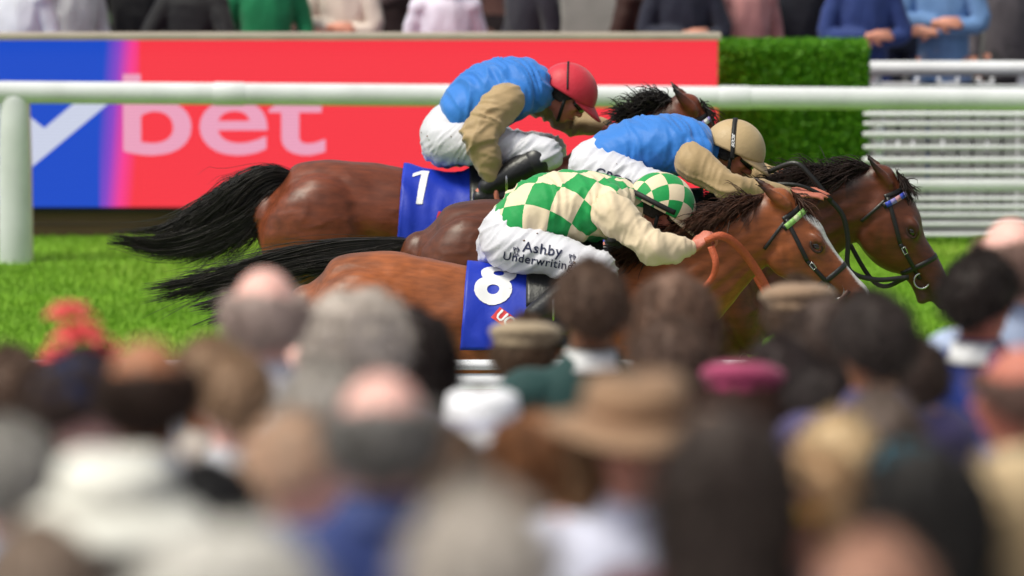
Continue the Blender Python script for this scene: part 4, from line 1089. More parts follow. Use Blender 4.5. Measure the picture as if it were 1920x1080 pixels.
JB = dict(seed=42,
    pelvis=[(1108, 326, 42, .15), (1118, 308, 46, .16), (1160, 292, 46, .155)],
    torso=[(1148, 296, 50, .165), (1180, 284, 54, .172), (1225, 274, 55, .18), (1272, 272, 52, .192), (1302, 274, 44, .165)],
    neck=(1336, 286), head=(1374, 285), look=(.82, -.57), turn=-.12,
    near_arm=[(1294, 300, -.19), (1362, 350, -.27), (1484, 362, -.20)], far_arm=[(1320, 285, .19), (1400, 332, .26), (1476, 326, .14)],
    near_hand=((.95, -.05, .05), (.1, -.45, .9), (8, 14, 10), -1), far_hand=((.98, -.05, -.05), (.1, .2, .95), (12, 18, 12), 1),
    near_leg=[(1118, 322, -.11), (1252, 364, -.30), (1150, 452, -.31), (1210, 478, -.31)], far_leg=[(1118, 322, .11), (1252, 360, .30), (1150, 448, .31), (1210, 474, .31)],
    thigh=(.104, .084, .064), sleeve_r=[(.083, .065, .055, .042, .030)] * 2, band=('over', 33, .019, 108), cuff=beige_silk)
jockB, *_rB = jockey('jockey in blue silks, beige sleeves and beige cap reaching forward on the middle horse', HB, JB, blue_silk, beige_silk, beige_cap,
    [('GPODR', 1158, 338, .058, -22)], skin2)
J1 = dict(seed=43,
    pelvis=[(833, 272, 42, .15), (838, 250, 48, .16), (872, 220, 48, .155)],
    torso=[(868, 216, 52, .165), (895, 192, 58, .172), (938, 172, 60, .18), (980, 165, 54, .192), (1004, 166, 44, .165)],
    neck=(1030, 176), head=(1062, 176), look=(.74, -.67), turn=-.05,
    near_arm=[(952, 186, -.20), (898, 252, -.31), (926, 346, -.32)], far_arm=[(1004, 176, .19), (1074, 228, .28), (1146, 240, .14)],
    near_hand=((.1, -.05, -1), (-.95, -.3, -.1), (50, 60, 40), 1), far_hand=((.95, -.1, .1), (.0, .4, .9), (50, 60, 40), 1),
    near_leg=[(846, 266, -.10), (1032, 288, -.30), (912, 352, -.31), (975, 382, -.31)], far_leg=[(840, 272, .11), (1040, 282, .30), (916, 352, .31), (975, 382, .31)],
    thigh=(.104, .082, .064), sleeve_r=[(.088, .076, .065, .056, .033), (.082, .066, .054, .046, .032)], band=('over', 42, .008, 80), lens=srgb(120, 100, 10), cuff=gold_cuff)
jock1, *_r1 = jockey('jockey in blue silks, beige sleeves and red cap sitting highest on the far horse', H1, J1, blue_silk, beige_silk, red_cap, None, skin2)
# white lettering on the black strap of the beige cap
HCb, fb, ub, radb = _rB[1:]; rb_ = np.cross(fb, ub)
def strap_text(s_, HC, f, u, rad, tilt, t0, size):
    r_v = np.cross(f, u); sg = -1 if r_v[1] > 0 else 1; V, F = textmesh(s_, size, .0012); out = []; e1 = u * math.cos(R(tilt)) - f * math.sin(R(tilt)); n_ = np.cross(e1, r_v) * 1
    for v in V:
        a = R(t0) + v[0] / rad[2]; d = nrm(e1 * math.cos(a) + sg * r_v * math.sin(a)); k = 1 / math.sqrt((d @ f / rad[0]) ** 2 + (d @ r_v / rad[1]) ** 2 + (d @ u / rad[2]) ** 2)
        out.append(HC + d * (k * 1.112 + .005) + f * v[1] * .9)
    part('strap_lettering', (np.array(out), F), cloth_white, jockB, local=np.array(jockB.location))
strap_text('SCOS', HCb, fb, ub, radb, 33, 68, .022)

# reins
def rein(h, pts, wd, m, name='rein', norm=(0, -1, .15)):
    c = [P(px, py, h.Y0 + dy) for px, py, dy in pts]
    return part(name, ribbon(c, [norm] * len(c), wd, .003, 8), m, h.root, local=h.off)
def bit(h, sg=-1): return h.A + h.u * h.L * .765 + h.m * .11 + np.array([0, sg * .075, 0])
rein(H8, [(1322, 452, -.30), (1352, 442, -.31), (1384, 462, -.27), (1418, 506, -.21), (1446, 556, -.19), (1468, 594, -.18)], [.026, .034, .036, .035, .034, .028], tack_tan)
rein(H8, [(1466, 590, -.18), (1490, 606, -.17), (1530, 602, -.15), (1566, 572, -.12), (1592, 545, -.085)], .02, mat('rein_brown', srgb(70, 38, 26), .5))
rein(H8, [(1333, 462, -.30), (1342, 492, -.32), (1336, 520, -.31), (1312, 546, -.30)], [.030, .028, .026, .018], tack_tan)
rein(H8, [(1316, 452, .12), (1384, 470, .22), (1470, 590, .18), (1592, 545, .085)], .02, tack_tan, norm=(0, 1, .15))
b = bit(HB)
rein(HB, [(1440, 322, -.1), (1490, 306, -.16), (1520, 330, -.18), (1556, 374, -.18), (1580, 404, -.17), (1590, 450, -.16), (1592, 505, -.15), (1640, 524, -.12), (1704, 520, -.085)], .022, tack_black)
rein(HB, [(1440, 345, -.2), (1500, 348, -.22), (1560, 374, -.2)], .016, tack_black)
rein(HB, [(1490, 330, .14), (1560, 400, .2), (1640, 530, .14), (1704, 520, .085)], .02, tack_black, norm=(0, 1, .15))
rein(H1, [(1160, 245, .1), (1260, 300, -.2), (1340, 360, -.14), (1385, 372, -.08)], .02, tack_black)

# ------------------------------------------------------------------ spectators
# patterns are built once, 1.75 m tall, feet at the origin, facing +Y (towards the track)
HCZ = 1.635; UP = np.array([0, 0, 1.0]); FW = np.array([0, 1.0, 0])
def arm_path(pose, sg):
    sh = np.array([sg * .185, -.01, 1.42])
    if pose == 'down': return [sh, np.array([sg * .245, -.03, 1.13]), np.array([sg * .235, .08, .88])], (np.array([0, .15, -1.]), np.array([sg, 0, 0.]), (22, 28, 20))
    if pose == 'phone': return [sh, np.array([sg * .27, .16, 1.24]), np.array([sg * .10, .34, 1.50])], (np.array([-.3 * sg, .1, 1.]), np.array([sg * .8, -.2, .2]), (55, 55, 40))
    if pose == 'fold': return [sh, np.array([sg * .25, .05, 1.14]), np.array([-sg * .02, .20, 1.12 + .03 * sg])], (np.array([-sg, .05, .1]), np.array([0, .9, .3]), (20, 25, 20))
    if pose == 'lean': return [sh, np.array([sg * .27, .14, 1.16]), np.array([sg * .10, .36, 1.06])], (np.array([-sg * .5, .8, -.1]), np.array([0, .2, 1.]), (25, 30, 20))
def torso_secs(k=1.0, belly=0.0):
    return [(0, 0, .84, .165 * k, .115 * k), (0, .0, .98, .158 * k, .11 * k + belly), (0, .005, 1.12, .16 * k, .112 * k + belly), (0, 0, 1.28, .18 * k, .12 * k), (0, -.01, 1.39, .188 * k, .108 * k), (0, -.015, 1.45, .13 * k, .085 * k), (0, -.005, 1.49, .075 * k, .07 * k)]
TPL = {}
def tpl(key, fn):
    if key not in TPL: TPL[key] = fn()
    return TPL[key]
def body_mesh(pose):
    pc = [loft(torso_secs(.9), 22, 3), tube([(0, -.01, 1.44), (0, .0, 1.53), (0, .004, 1.6)], [.065, .056, .056], 14, 3)] + head_pieces(np.array([0, 0, HCZ]), FW, UP)
    for sg in (-1, 1):
        A_, (hf, hn, hc) = arm_path(pose, sg)
        pc.append(tube([np.array([sg * .1, -.01, 1.4]), A_[0], A_[0] * .5 + A_[1] * .5, A_[1], A_[1] * .5 + A_[2] * .5, A_[2]], [.055, .052, .044, .036, .037, .025], 12, 3))
        pc += hand_pieces(A_[2], hf, hn, hc, 1.0, sg)
        pc.append(tube([(sg * .085, 0, .9), (sg * .095, .01, .7), (sg * .1, .015, .5), (sg * .1, -.01, .32), (sg * .1, -.02, .09)], [.09, .078, .055, .052, .036], 14, 3))
        pc.append(tube([(sg * .1, -.05, .045), (sg * .105, .06, .045), (sg * .11, .16, .03)], [.036, .038, .028], 12, 3))
    V, F = fuse(pc, .0095, 3); return mesh('body', V, F)
def top_mesh(pose, kind):
    k = {'shirt': 1.0, 'jacket': 1.07, 'dress': 1.0}[kind]; T = torso_secs(k, .012)
    if kind == 'jacket': T = [(0, 0, .70, .185, .13)] + T
    if kind == 'dress': T = [(0, 0, .45, .27, .24), (0, 0, .62, .22, .18)] + T
    else: T = [(0, 0, .78, .172 * k, .125 * k)] + T
    pc = [loft(T, 26, 3)]
    ex = .012 if kind == 'jacket' else .006
    for sg in (-1, 1):
        A_, _h = arm_path(pose, sg)
        pc.append(ellipsoid(A_[0] * np.array([.88, 1, .985]), (.085 * k, .08 * k, .072 * k)))
        w_ = A_[2] if kind == 'jacket' else A_[1] * .15 + A_[2] * .85
        if kind == 'dress': w_ = A_[1] * .7 + A_[2] * .3
        pc.append(tube([A_[0] * np.array([.86, 1, .99]), A_[0] * .5 + A_[1] * .5, A_[1], A_[1] * .5 + w_ * .5, w_], [.066 + ex, .055 + ex, .048 + ex, .046 + ex, .034 + ex], 16, 3))
    vf = fuse(pc, .012, 5); vf = wrinkle(vf, .009, 10, (.3, 0, 1), 2.2, 5 if kind == 'shirt' else 6, 1.5)
    return mesh('top', *vf)
def trouser_mesh():
    pc = [loft([(0, 0, .78, .17, .12), (0, 0, .9, .165, .118), (0, 0, .99, .16, .115)], 22, 3)]
    for sg in (-1, 1): pc.append(tube([(sg * .08, 0, .86), (sg * .097, .01, .68), (sg * .1, .012, .48), (sg * .1, -.01, .3), (sg * .1, -.02, .07)], [.1, .092, .074, .068, .066], 16, 3))
    vf = fuse(pc, .013, 4); return mesh('trousers', *wrinkle(vf, .008, 9, (0, 0, 1), 1.5, 8))
def shoe_mesh(): 
    return mesh('shoe', *fuse([tube([(.1, -.055, .042), (.105, .06, .044), (.11, .175, .032)], [.042, .043, .032], 12, 3), tube([(.1, -.03, .05), (.1, -.03, .11)], [.045, .045], 12, 2)], .009, 3))
C0 = np.array([0, 0, HCZ + .012])
def hair_mesh_t(kind):
    if kind == 'short': return mesh('hair', *thick(dome(C0, FW, UP, (.108, .088, .118), sym(58, 96, 132), 16, 44, None, .012, 3, 38), .008))
    if kind == 'fringe': return mesh('hair', *thick(dome(C0, FW, UP, (.103, .086, .110), sym(70, 112, 138), 10, 44, sym(69, 72, 62), .010, 4, 40), .006))
    if kind == 'thin': return mesh('hair', *thick(dome(C0, FW, UP, (.103, .083, .1135), sym(40, 92, 130), 14, 44, None, .006, 9, 60), .005))
    if kind == 'curly': return mesh('hair', *fuse([ellipsoid(C0 + np.array([0, -.022, .012]), (.118, .115, .118), nu=24, nv=16)] + [ellipsoid(C0 + np.array([math.sin(a) * .10 * math.sin(t), -.03 - math.cos(a) * .075 * math.sin(t) * (1 if math.cos(a) > 0 else .35), .03 + .1 * math.cos(t)]), (.042, .042, .04)) for a in np.linspace(-2.6, 2.6, 10) for t in (.5, .95, 1.45, 1.85)], .010, 1))
    if kind in ('long', 'bob'):
        zb = 1.28 if kind == 'long' else 1.47
        pc = [ellipsoid(C0 + np.array([0, -.014, .008]), (.094, .104, .118), nu=24, nv=14), loft([(0, -.055, 1.66, .09, .06), (0, -.075, 1.54, .098, .05), (0, -.085, (1.54 + zb) / 2, .10, .045), (0, -.08, zb, .08, .03)], 20, 4)]
        for sg in (-1, 1): pc.append(tube([(sg * .06, .03, 1.72), (sg * .092, .02, 1.63), (sg * .094, .0, 1.54), (sg * .09, -.02, max(zb, 1.42))], [.025, .026, .026, .018], 10, 3))
        V, F = fuse(pc, .009, 3); V = wrinkle((V, F), .010, 26, (0, 0, 1), 5, 3, 1.2)[0]
        # keep the face free
        m_ = (V[:, 1] > .06) & (V[:, 2] < HCZ + .06); V[m_, 1] = .06 - (V[m_, 1] - .06) * .2
        return mesh('hair', V, F)
    if kind == 'bun':
        return mesh('hair', *join([thick(dome(C0, FW, UP, (.106, .087, .117), sym(55, 96, 128), 14, 40, None, .005, 3, 50), .008), ellipsoid((0, -.125, HCZ + .03), (.045, .04, .042))]))
def shag(me, N, L, down, seed):
    r = np.random.default_rng(seed); n = len(me.vertices); V = np.empty(n * 3); me.vertices.foreach_get('co', V); V = V.reshape(-1, 3); NN = np.array([v.normal[:] for v in me.vertices])
    c = np.array([0, -.01, HCZ]); ok = ((V - c) * NN).sum(1) > 0; idx = np.nonzero(ok)[0]; idx = r.choice(idx, N)
    d = NN[idx] * .55 + np.array([0, -.25, -down]) + r.normal(0, .3, (N, 3)); d /= np.linalg.norm(d, axis=1)[:, None]
    v, f = strands(V[idx], d, r.uniform(.4, 1, N) * L, np.full(N, .0016), 5, .006, seed, droop=.4)
    F = [tuple(p.vertices) for p in me.polygons]; m2 = mesh('hair', *join([(V, F), (v, f)])); return m2
def lathe(prof, C, n=40, sy=1.0, wav=0, seed=1):
    V = []; F = []
    for i, (r_, z) in enumerate(prof):
        for j in range(n):
            a = 2 * math.pi * j / n; V.append((C[0] + r_ * math.cos(a), C[1] + r_ * math.sin(a) * sy, C[2] + z + wav * r_ * math.sin(2 * a + seed)))
    for i in range(len(prof) - 1):
        for j in range(n): k = (j + 1) % n; F.append((i*n+j, i*n+k, (i+1)*n+k, (i+1)*n+j))
    return np.array(V), F
def hat_parts(kind):
    z0 = HCZ + .05
    if kind == 'straw': return [('hat', mesh('hat', *thick(lathe([(.19, -.022), (.17, -.012), (.14, -.004), (.115, .0), (.108, .02), (.104, .06), (.09, .085), (.05, .094), (.001, .092)], (0, -.01, z0), sy=1.12, wav=.09), .004)), 0), ('hat_band', mesh('hat_band', *lathe([(.1125, .004), (.1115, .034)], (0, -.01, z0), sy=1.12)), 1)]
    if kind == 'sun': return [('hat', mesh('hat', *thick(lathe([(.175, -.045), (.15, -.02), (.12, .004), (.110, .01), (.107, .04), (.10, .075), (.07, .098), (.001, .102)], (0, -.012, z0), sy=1.1, wav=.06, seed=2), .004)), 0), ('hat_band', mesh('hat_band', *lathe([(.1135, .012), (.112, .036)], (0, -.012, z0), sy=1.1)), 1)]
    if kind == 'bucket': return [('hat', mesh('hat', *thick(lathe([(.142, -.06), (.125, -.02), (.108, .01), (.104, .05), (.098, .09), (.08, .1), (.001, .102)], (0, -.01, z0), sy=1.1), .004)), 0), ('hat_band', mesh('hat_band', *lathe([(.1125, .008), (.109, .03)], (0, -.01, z0), sy=1.1)), 1)]
    if kind == 'cap':
        d = thick(dome(C0 + np.array([0, 0, .004]), FW, UP, (.110, .091, .118), sym(70, 86, 98), 14, 40), .005)
        V = []; F = []
        for k in range(4):
            for j in range(13):
                a = R(-60 + 120 * j / 12); V.append((.092 * math.sin(a) * (1 + k * .03), .10 * math.cos(a) + .028 * k * math.cos(a), HCZ + .05 - .012 * k))
        F = [(k*13+j, k*13+j+1, (k+1)*13+j+1, (k+1)*13+j) for k in range(3) for j in range(12)]
        return [('cap', mesh('cap', *d), 0), ('peak', mesh('peak', *thick((np.array(V), F), .005)), 0)]
    if kind == 'flat':
        return [('flat_cap', mesh('flat_cap', *fuse([ellipsoid((0, .01, z0 + .035), (.118, .138, .042), ((1, 0, 0), (0, 1, -.18), (0, .18, 1))), ellipsoid((0, -.01, z0 + .015), (.10, .112, .04)), ellipsoid((0, .125, z0 - .002), (.075, .045, .01), ((1, 0, 0), (0, 1, -.3), (0, .3, 1)))], .008, 3)), 0)]
    if kind == 'flower':
        out = []; r = np.random.default_rng(3); V = []
        def petal(c, d, s_):
            d = nrm(d); a = nrm(np.cross(d, (0.3, .2, 1))); b = np.cross(d, a); V = []; F = []
            for i in range(4):
                for j in range(7):
                    t = j / 6 * 2 - 1; L = i / 3; wv = math.sin(math.pi * (L * .75 + .15)) * .6
                    V.append(c + d * L * s_ + a * t * wv * s_ * .6 + b * (.25 * L * L - .15 * t * t) * s_)
            F = [(i*7+j, i*7+j+1, (i+1)*7+j+1, (i+1)*7+j) for i in range(3) for j in range(6)]; return thick((np.array(V), F), .002)
        for (cx, cy, cz, s_) in ((.0, -.02, .11, .085), (.05, .02, .13, .075), (-.05, .0, .12, .08), (.01, -.03, .19, .085), (-.03, .0, .25, .07)):
            ps = [petal(np.array([cx, cy, HCZ + cz]), (math.cos(a) * math.cos(e), math.sin(a) * math.cos(e), math.sin(e)), s_ * q) for e, q, n_ in ((.15, 1, 7), (.7, .8, 6), (1.2, .6, 4)) for a in np.linspace(0, 6.28, n_, endpoint=False) + e]
            out.append(('flower', mesh('flower', *join(ps)), 0))
        out.append(('hat_base', mesh('hat_base', *thick(lathe([(.115, -.004), (.10, .012), (.06, .026), (.001, .03)], (0, -.01, HCZ + .088), sy=1.05), .004)), 1)); return out
def collar_mesh(): return mesh('collar', *thick(lathe([(.074, .0), (.069, .028), (.064, .042), (.076, .018), (.098, -.012)], (0, -.006, 1.485), 30, 1.05), .003))
def glasses_mesh(): 
    pc = []
    for k in (-1, 1):
        pc.append(ellipsoid((k * .034, .092, HCZ + .006), (.030, .008, .022))); pc.append(tube([(k * .062, .086, HCZ + .012), (k * .082, .04, HCZ + .012), (k * .084, -.01, HCZ + .006)], .004, 6, 2))
    pc.append(tube([(-.012, .1, HCZ + .01), (.012, .1, HCZ + .01)], .004, 6, 2)); return mesh('glasses', *join(pc))
def phone_mesh(): return mesh('phone', *box((-.078, .395, 1.52), (.078, .404, 1.60)))
def cm(name, c, rough=.75, var=.1): return mat('cloth_' + name, srgb(*c), rough, .35, 55, .3, sheen=.15, var=var, vscale=9)
def hm(name, c): return mat('hair_' + name, srgb(*c), .6, .6, 90, .35, var=.25, vscale=40, stretch=(1, 1, .25))
def person(px, ytop, d, face, skin_m, hair, hair_c, top, top_c, label, pose='down', hat=None, hat_c=None, band_c=None, trousers=(40, 42, 52), glasses=None, collar=None, group='spectators in the foreground', base=None, phone=False, eyes=True, lean=0):
    Y = -CAM_D + d; top_p = P(px, ytop, Y); g = terrace(Y) if base is None else base
    extra = {'straw': .03, 'sun': .03, 'bucket': .03, 'flower': .21, 'cap': .02, 'flat': .02, 'curly': .02}.get(hat or hair, .0)
    hgt = top_p[2] - g; sc = hgt / (1.765 + extra)
    if not .86 < sc < 1.13: print('PERSON', px, ytop, d, 'scale %.2f' % sc, 'ground %.2f' % g)
    e = empty('person', (top_p[0], Y, g), label, 'person', group); e.rotation_euler = (lean, 0, R(face)); e.scale = (sc,) * 3
    cw = 1.04 if sc < 1 else 1.0; e.scale = (sc ** .8 * cw, sc ** .8 * cw, sc)
    link('body', tpl(('body', pose), lambda: body_mesh(pose)), skin_m, e)
    tk = link({'shirt': 'shirt', 'jacket': 'jacket', 'dress': 'dress'}[top], tpl((pose, top), lambda: top_mesh(pose, top)), cm('%d_%d_%d' % top_c, top_c), e)
    link('trousers', tpl('tr', trouser_mesh), cm('%d_%d_%d' % trousers, trousers), e) if top != 'dress' else None
    sm = tpl('shoe', shoe_mesh)
    a = link('shoe', sm, black_leather, e); b_ = link('shoe', sm, black_leather, e); b_.scale = (-1, 1, 1)
    if hair: link('hair', tpl(('hair', hair), lambda: shag(hair_mesh_t(hair), 1500, {'short': .03, 'fringe': .022, 'thin': .022, 'curly': .045, 'long': .07, 'bob': .05, 'bun': .025}[hair], .5, 3)), hm('%d_%d_%d' % hair_c, hair_c), e)
    if hat:
        hp = tpl(('hat', hat), lambda: hat_parts(hat)); first = None
        for nm, me, k in hp:
            o = link(nm, me, cm('hat_%d_%d_%d' % (band_c if k else hat_c), band_c if k else hat_c, .8), e if first is None else first)
            if first is None: first = o
    if collar: link('collar', tpl('collar', collar_mesh), cm('%d_%d_%d' % collar, collar), tk)
    if glasses: link('glasses', tpl('glasses', glasses_mesh), mat('glasses_%d_%d_%d' % glasses, srgb(*glasses), .15, spec=.6), e)
    if phone:
        p = link('phone', tpl('phone', phone_mesh), mat('phone_black', (.02, .02, .022), .2, spec=.6), None)
        p.matrix_world = Matrix.LocRotScale(e.location, e.rotation_euler, e.scale); tag(p, 'dark phone held up by the grey curly-haired spectator', 'phone')
    if eyes and abs(face) > 60:
        for k in (-1, 1):
            ey = link('eye', tpl('eye', lambda: mesh('eye', *ellipsoid((.032, .077, HCZ + .004), (.014, .012, .009), None, 12, 8))), mat('eye_white', (.6, .58, .55), .3), e); ey.scale = (k, 1, 1)
            ir = link('iris', tpl('iris', lambda: mesh('iris', *ellipsoid((.032, .0865, HCZ + .004), (.006, .004, .006), None, 10, 6))), eye_m, ey)
        link('lips', tpl('lips', lambda: mesh('lips', *tube([(-.024, .088, HCZ - .07), (0, .1, HCZ - .068), (.024, .088, HCZ - .07)], [.003, .0065, .003], 8, 3))), mat('lips', srgb(170, 88, 84), .5), e)
    return e

BLK = (24, 20, 22); DBR = (94, 72, 60); 
# back row, nearest the rail
person(1108, 496, 19.0, 8, skin3, 'short', DBR, 'jacket', (26, 62, 62), 'dark-haired spectator in a dark green jacket with white collar before the saddle', collar=(225, 225, 228))
person(985, 588, 20.0, -12, skin3, 'short', (92, 70, 54), 'jacket', (172, 150, 122), 'spectator in a beige flat cap below the number 8 cloth', hat='flat', hat_c=(160, 142, 118), band_c=BLK)
person(1265, 516, 19.6, -5, skin3, 'bob', (116, 88, 74), 'jacket', (110, 80, 72), 'brown-haired spectator in a dark brown coat under the cream sleeve')
person(1262, 604, 18.5, 12, skin3, 'short', (98, 76, 66), 'jacket', (120, 108, 88), 'dark-haired spectator in an olive jacket right of the green jacket')
person(1498, 516, 21.0, 5, skin3, 'short', (86, 66, 54), 'jacket', (120, 96, 80), 'spectator in a tan flat cap below the muzzle with the white blaze', hat='flat', hat_c=(146, 120, 98), band_c=BLK)
person(1392, 662, 17.0, -10, skin2, 'bob', (70, 44, 34), 'jacket', (66, 84, 150), 'woman in a magenta flat cap and blue jacket', hat='flat', hat_c=(156, 58, 96), band_c=(150, 40, 90))
person(1640, 556, 16.4, 14, skin3, 'short', (58, 48, 46), 'jacket', (74, 66, 108), 'spectator with short black hair and purple-blue jacket below the muzzles')
person(1552, 566, 18.0, -12, skin3, 'bob', (74, 58, 52), 'jacket', (60, 40, 52), 'spectator with a black bob and plum jacket below the white blaze')
person(1838, 478, 19.0, -30, skin2, 'short', (40, 30, 28), 'jacket', (22, 46, 122), 'dark-haired man in a navy jacket with white collar at the right', collar=(232, 232, 236))
person(1896, 400, 19.5, 20, skin4, 'fringe', (150, 120, 110), 'shirt', (176, 190, 222), 'bald man in a pale blue shirt at the upper right edge')
person(905, 728, 16.5, 0, skin4, 'short', (120, 100, 84), 'shirt', (226, 226, 240), 'spectator in a white bucket hat and white shirt under the white rail', hat='bucket', hat_c=(236, 236, 244), band_c=(206, 206, 226))
# left
person(152, 532, 16.5, -15, skin3, 'long', (22, 18, 20), 'jacket', (30, 30, 40), 'black-haired woman with a coral flower headpiece at the left', hat='flower', hat_c=(244, 112, 112), band_c=(200, 70, 84))
person(150, 650, 13.6, -70, skin4, 'short', (60, 44, 40), 'jacket', (28, 42, 92), 'man in a navy cap and navy jacket turned to the left', hat='cap', hat_c=(26, 44, 86), band_c=BLK)
person(275, 624, 12.4, 6, skin3, 'fringe', (54, 36, 28), 'shirt', (214, 214, 236), 'balding brown-haired man in a pale lilac shirt at the left')
person(497, 494, 16.0, -6, skin4, 'fringe', (190, 170, 164), 'shirt', (228, 228, 240), 'bald pink-headed man in a white shirt before the black tails')
person(660, 554, 16.8, 14, skin4, 'curly', (200, 188, 180), 'jacket', (132, 124, 140), 'grey curly-haired spectator in a grey jacket holding up a phone', pose='phone', phone=True)
person(440, 664, 15.4, 10, skin4, 'thin', (150, 120, 96), 'shirt', (236, 236, 246), 'sandy-haired spectator in a bright white shirt left of the grey sleeve')
person(716, 688, 11.3, 4, skin4, 'fringe', (134, 130, 128), 'jacket', (44, 60, 118), 'large bald man with dark grey fringe and navy jacket in the centre left', collar=(70, 84, 140))
person(552, 782, 11.6, -62, skin4, 'thin', (206, 172, 148), 'shirt', (226, 216, 204), 'fair man with flushed face turned right and cream shirt')
person(388, 872, 11.2, 10, skin3, 'short', (20, 18, 22), 'jacket', (30, 32, 44), 'spectator with black hair and black jacket at the lower left')
person(215, 838, 10.2, 4, skin4, 'bob', (118, 112, 108), 'jacket', (206, 200, 190), 'grey-haired woman in a broad white sun hat and cream jacket', hat='sun', hat_c=(226, 224, 216), band_c=(200, 196, 186))
person(18, 800, 12.2, 10, skin4, 'short', (150, 146, 142), 'shirt', (172, 196, 232), 'grey-haired person in a pale blue shirt at the left edge')
person(425, 1003, 8.0, 0, skin4, 'curly', (228, 224, 218), 'shirt', (40, 50, 96), 'white-haired head at the bottom edge left of centre')
person(70, 990, 9.4, -8, skin4, 'short', (150, 130, 116), 'jacket', (28, 52, 128), 'spectator in a strong blue jacket at the bottom left corner')
# centre and right
person(900, 934, 7.8, 3, skin4, 'short', (196, 186, 178), 'jacket', (170, 160, 160), 'grey-haired head at the bottom edge in the centre')
person(1000, 776, 14.4, 24, skin2, 'bob', (116, 72, 40), 'jacket', (190, 176, 156), 'auburn-haired spectator in a stone coloured jacket beside the straw hat')
person(1192, 690, 12.0, 172, skin, 'bob', (132, 98, 66), 'shirt', (212, 214, 236), 'woman in a brown straw hat and dark glasses facing away from the race', hat='straw', hat_c=(150, 118, 92), band_c=(120, 84, 60), glasses=(30, 20, 34))
person(1366, 778, 10.6, -4, skin2, 'long', (62, 50, 46), 'jacket', (84, 34, 40), 'woman with long black hair and dark red coat in the right foreground')
person(1512, 850, 12.2, 150, skin, 'bob', (176, 140, 104), 'shirt', (196, 210, 238), 'woman with yellow sunglasses and pale blue blouse facing the camera', glasses=(216, 168, 40))
person(1572, 782, 13.4, 12, skin4, 'bun', (206, 178, 140), 'jacket', (214, 204, 190), 'blonde woman with a bun and cream jacket at the right')
person(1545, 690, 16.6, 30, skin3, 'short', (44, 34, 34), 'shirt', (226, 228, 238), 'dark-haired spectator in a white shirt behind the blonde woman')
person(1650, 742, 14.2, -14, skin2, 'short', (120, 104, 96), 'shirt', (190, 204, 230), 'spectator in a light blue shirt beside the navy jacket')
person(1705, 812, 12.6, 8, skin2, 'short', (60, 50, 46), 'jacket', (60, 120, 140), 'spectator in a turquoise cap at the right', hat='cap', hat_c=(36, 140, 168), band_c=BLK)
person(1742, 842, 10.4, -10, skin2, 'long', (34, 30, 30), 'jacket', (24, 22, 24), 'woman with long jet black hair and black coat at the lower right')
person(1905, 850, 10.6, 6, skin4, 'long', (206, 182, 146), 'jacket', (176, 160, 140), 'woman with long blonde hair at the lower right corner')
person(1918, 640, 14.0, 62, skin2, 'fringe', (120, 92, 84), 'shirt', (70, 44, 60), 'red-faced man turned left at the right edge')
person(1640, 1010, 9.0, -6, skin4, 'thin', (196, 150, 130), 'shirt', (236, 236, 240), 'thin-haired man in a white shirt at the bottom edge right of centre')

# further people filling the crowd
person(395, 636, 15.6, 8, skin3, 'thin', (150, 120, 96), 'jacket', (188, 178, 172), 'brown-haired man in a grey-beige jacket right of the balding man')
person(16, 660, 16.2, -20, skin3, 'short', (96, 74, 62), 'jacket', (168, 154, 146), 'brown-haired spectator at the left edge beside the flower headpiece')
person(772, 582, 18.0, -14, skin2, 'bob', (40, 28, 26), 'shirt', (150, 74, 84), 'dark bob-haired woman in a dusty red top left of the number 8 cloth')
person(1462, 640, 17.4, 12, skin2, 'short', (52, 40, 40), 'jacket', (58, 44, 66), 'short-haired spectator in a dark plum jacket right of the magenta cap')
person(1712, 640, 17.2, -8, skin3, 'short', (64, 48, 42), 'jacket', (24, 48, 130), 'brown-haired man in a bright navy jacket right of the black bob')
person(604, 690, 13.8, -10, skin4, 'short', (176, 168, 162), 'jacket', (164, 158, 172), 'grey-haired man in a pale mauve jacket behind the fair flushed man')
person(822, 800, 12.8, 14, skin2, 'short', (110, 86, 70), 'shirt', (70, 80, 160), 'brown-haired spectator in an indigo shirt right of the large bald man')

# far side spectators behind the board: only waists and arms show
BG = 'spectators behind the advertising board'
def far(px, d, face, top, c, tr, label, pose='down', hair='short', hc=(60, 46, 38), sk=skin, h=None):
    h = h or 1.62 + .2 * random.random()
    Y = -CAM_D + d; x = P(px, 30, Y)[0]
    e = person(px, 30, d, face, sk, hair, hc, top, c, label, pose=pose, trousers=tr, group=BG, base=-.16, eyes=True) if False else None
    e = empty('person', (x, Y, -.155), label, 'person', BG); s = h / 1.765; e.scale = (s, s, s); e.rotation_euler = (0, 0, R(face))
    link('body', tpl(('body', pose), lambda: body_mesh(pose)), sk, e)
    link('shirt' if top == 'shirt' else top, tpl((pose, top), lambda: top_mesh(pose, top)), cm('%d_%d_%d' % c, c), e)
    if top != 'dress': link('trousers', tpl('tr', trouser_mesh), cm('%d_%d_%d' % tr, tr), e)
    sm = tpl('shoe', shoe_mesh); link('shoe', sm, black_leather, e); link('shoe', sm, black_leather, e).scale = (-1, 1, 1)
    link('hair', tpl(('hair', hair), lambda: hair_mesh_t(hair)), hm('%d_%d_%d' % hc, hc), e)
far(34, 43.2, 155, 'shirt', (225, 228, 235), (30, 50, 110), 'spectator in a white shirt and blue trousers at the upper left edge')
far(136, 43.9, 215, 'shirt', (214, 216, 220), (120, 160, 110), 'second spectator from the left behind the board, in off-white')
far(255, 44.2, 185, 'dress', (24, 24, 28), BLK, 'woman in a black dress behind the board, left of the green top', hair='long')
far(360, 43.2, 170, 'jacket', (20, 20, 24), BLK, 'man in a black jacket behind the board beside the green top', 'lean')
far(500, 43.6, 182, 'shirt', (24, 130, 84), (210, 210, 206), 'spectator in a green shirt and pale trousers behind the board')
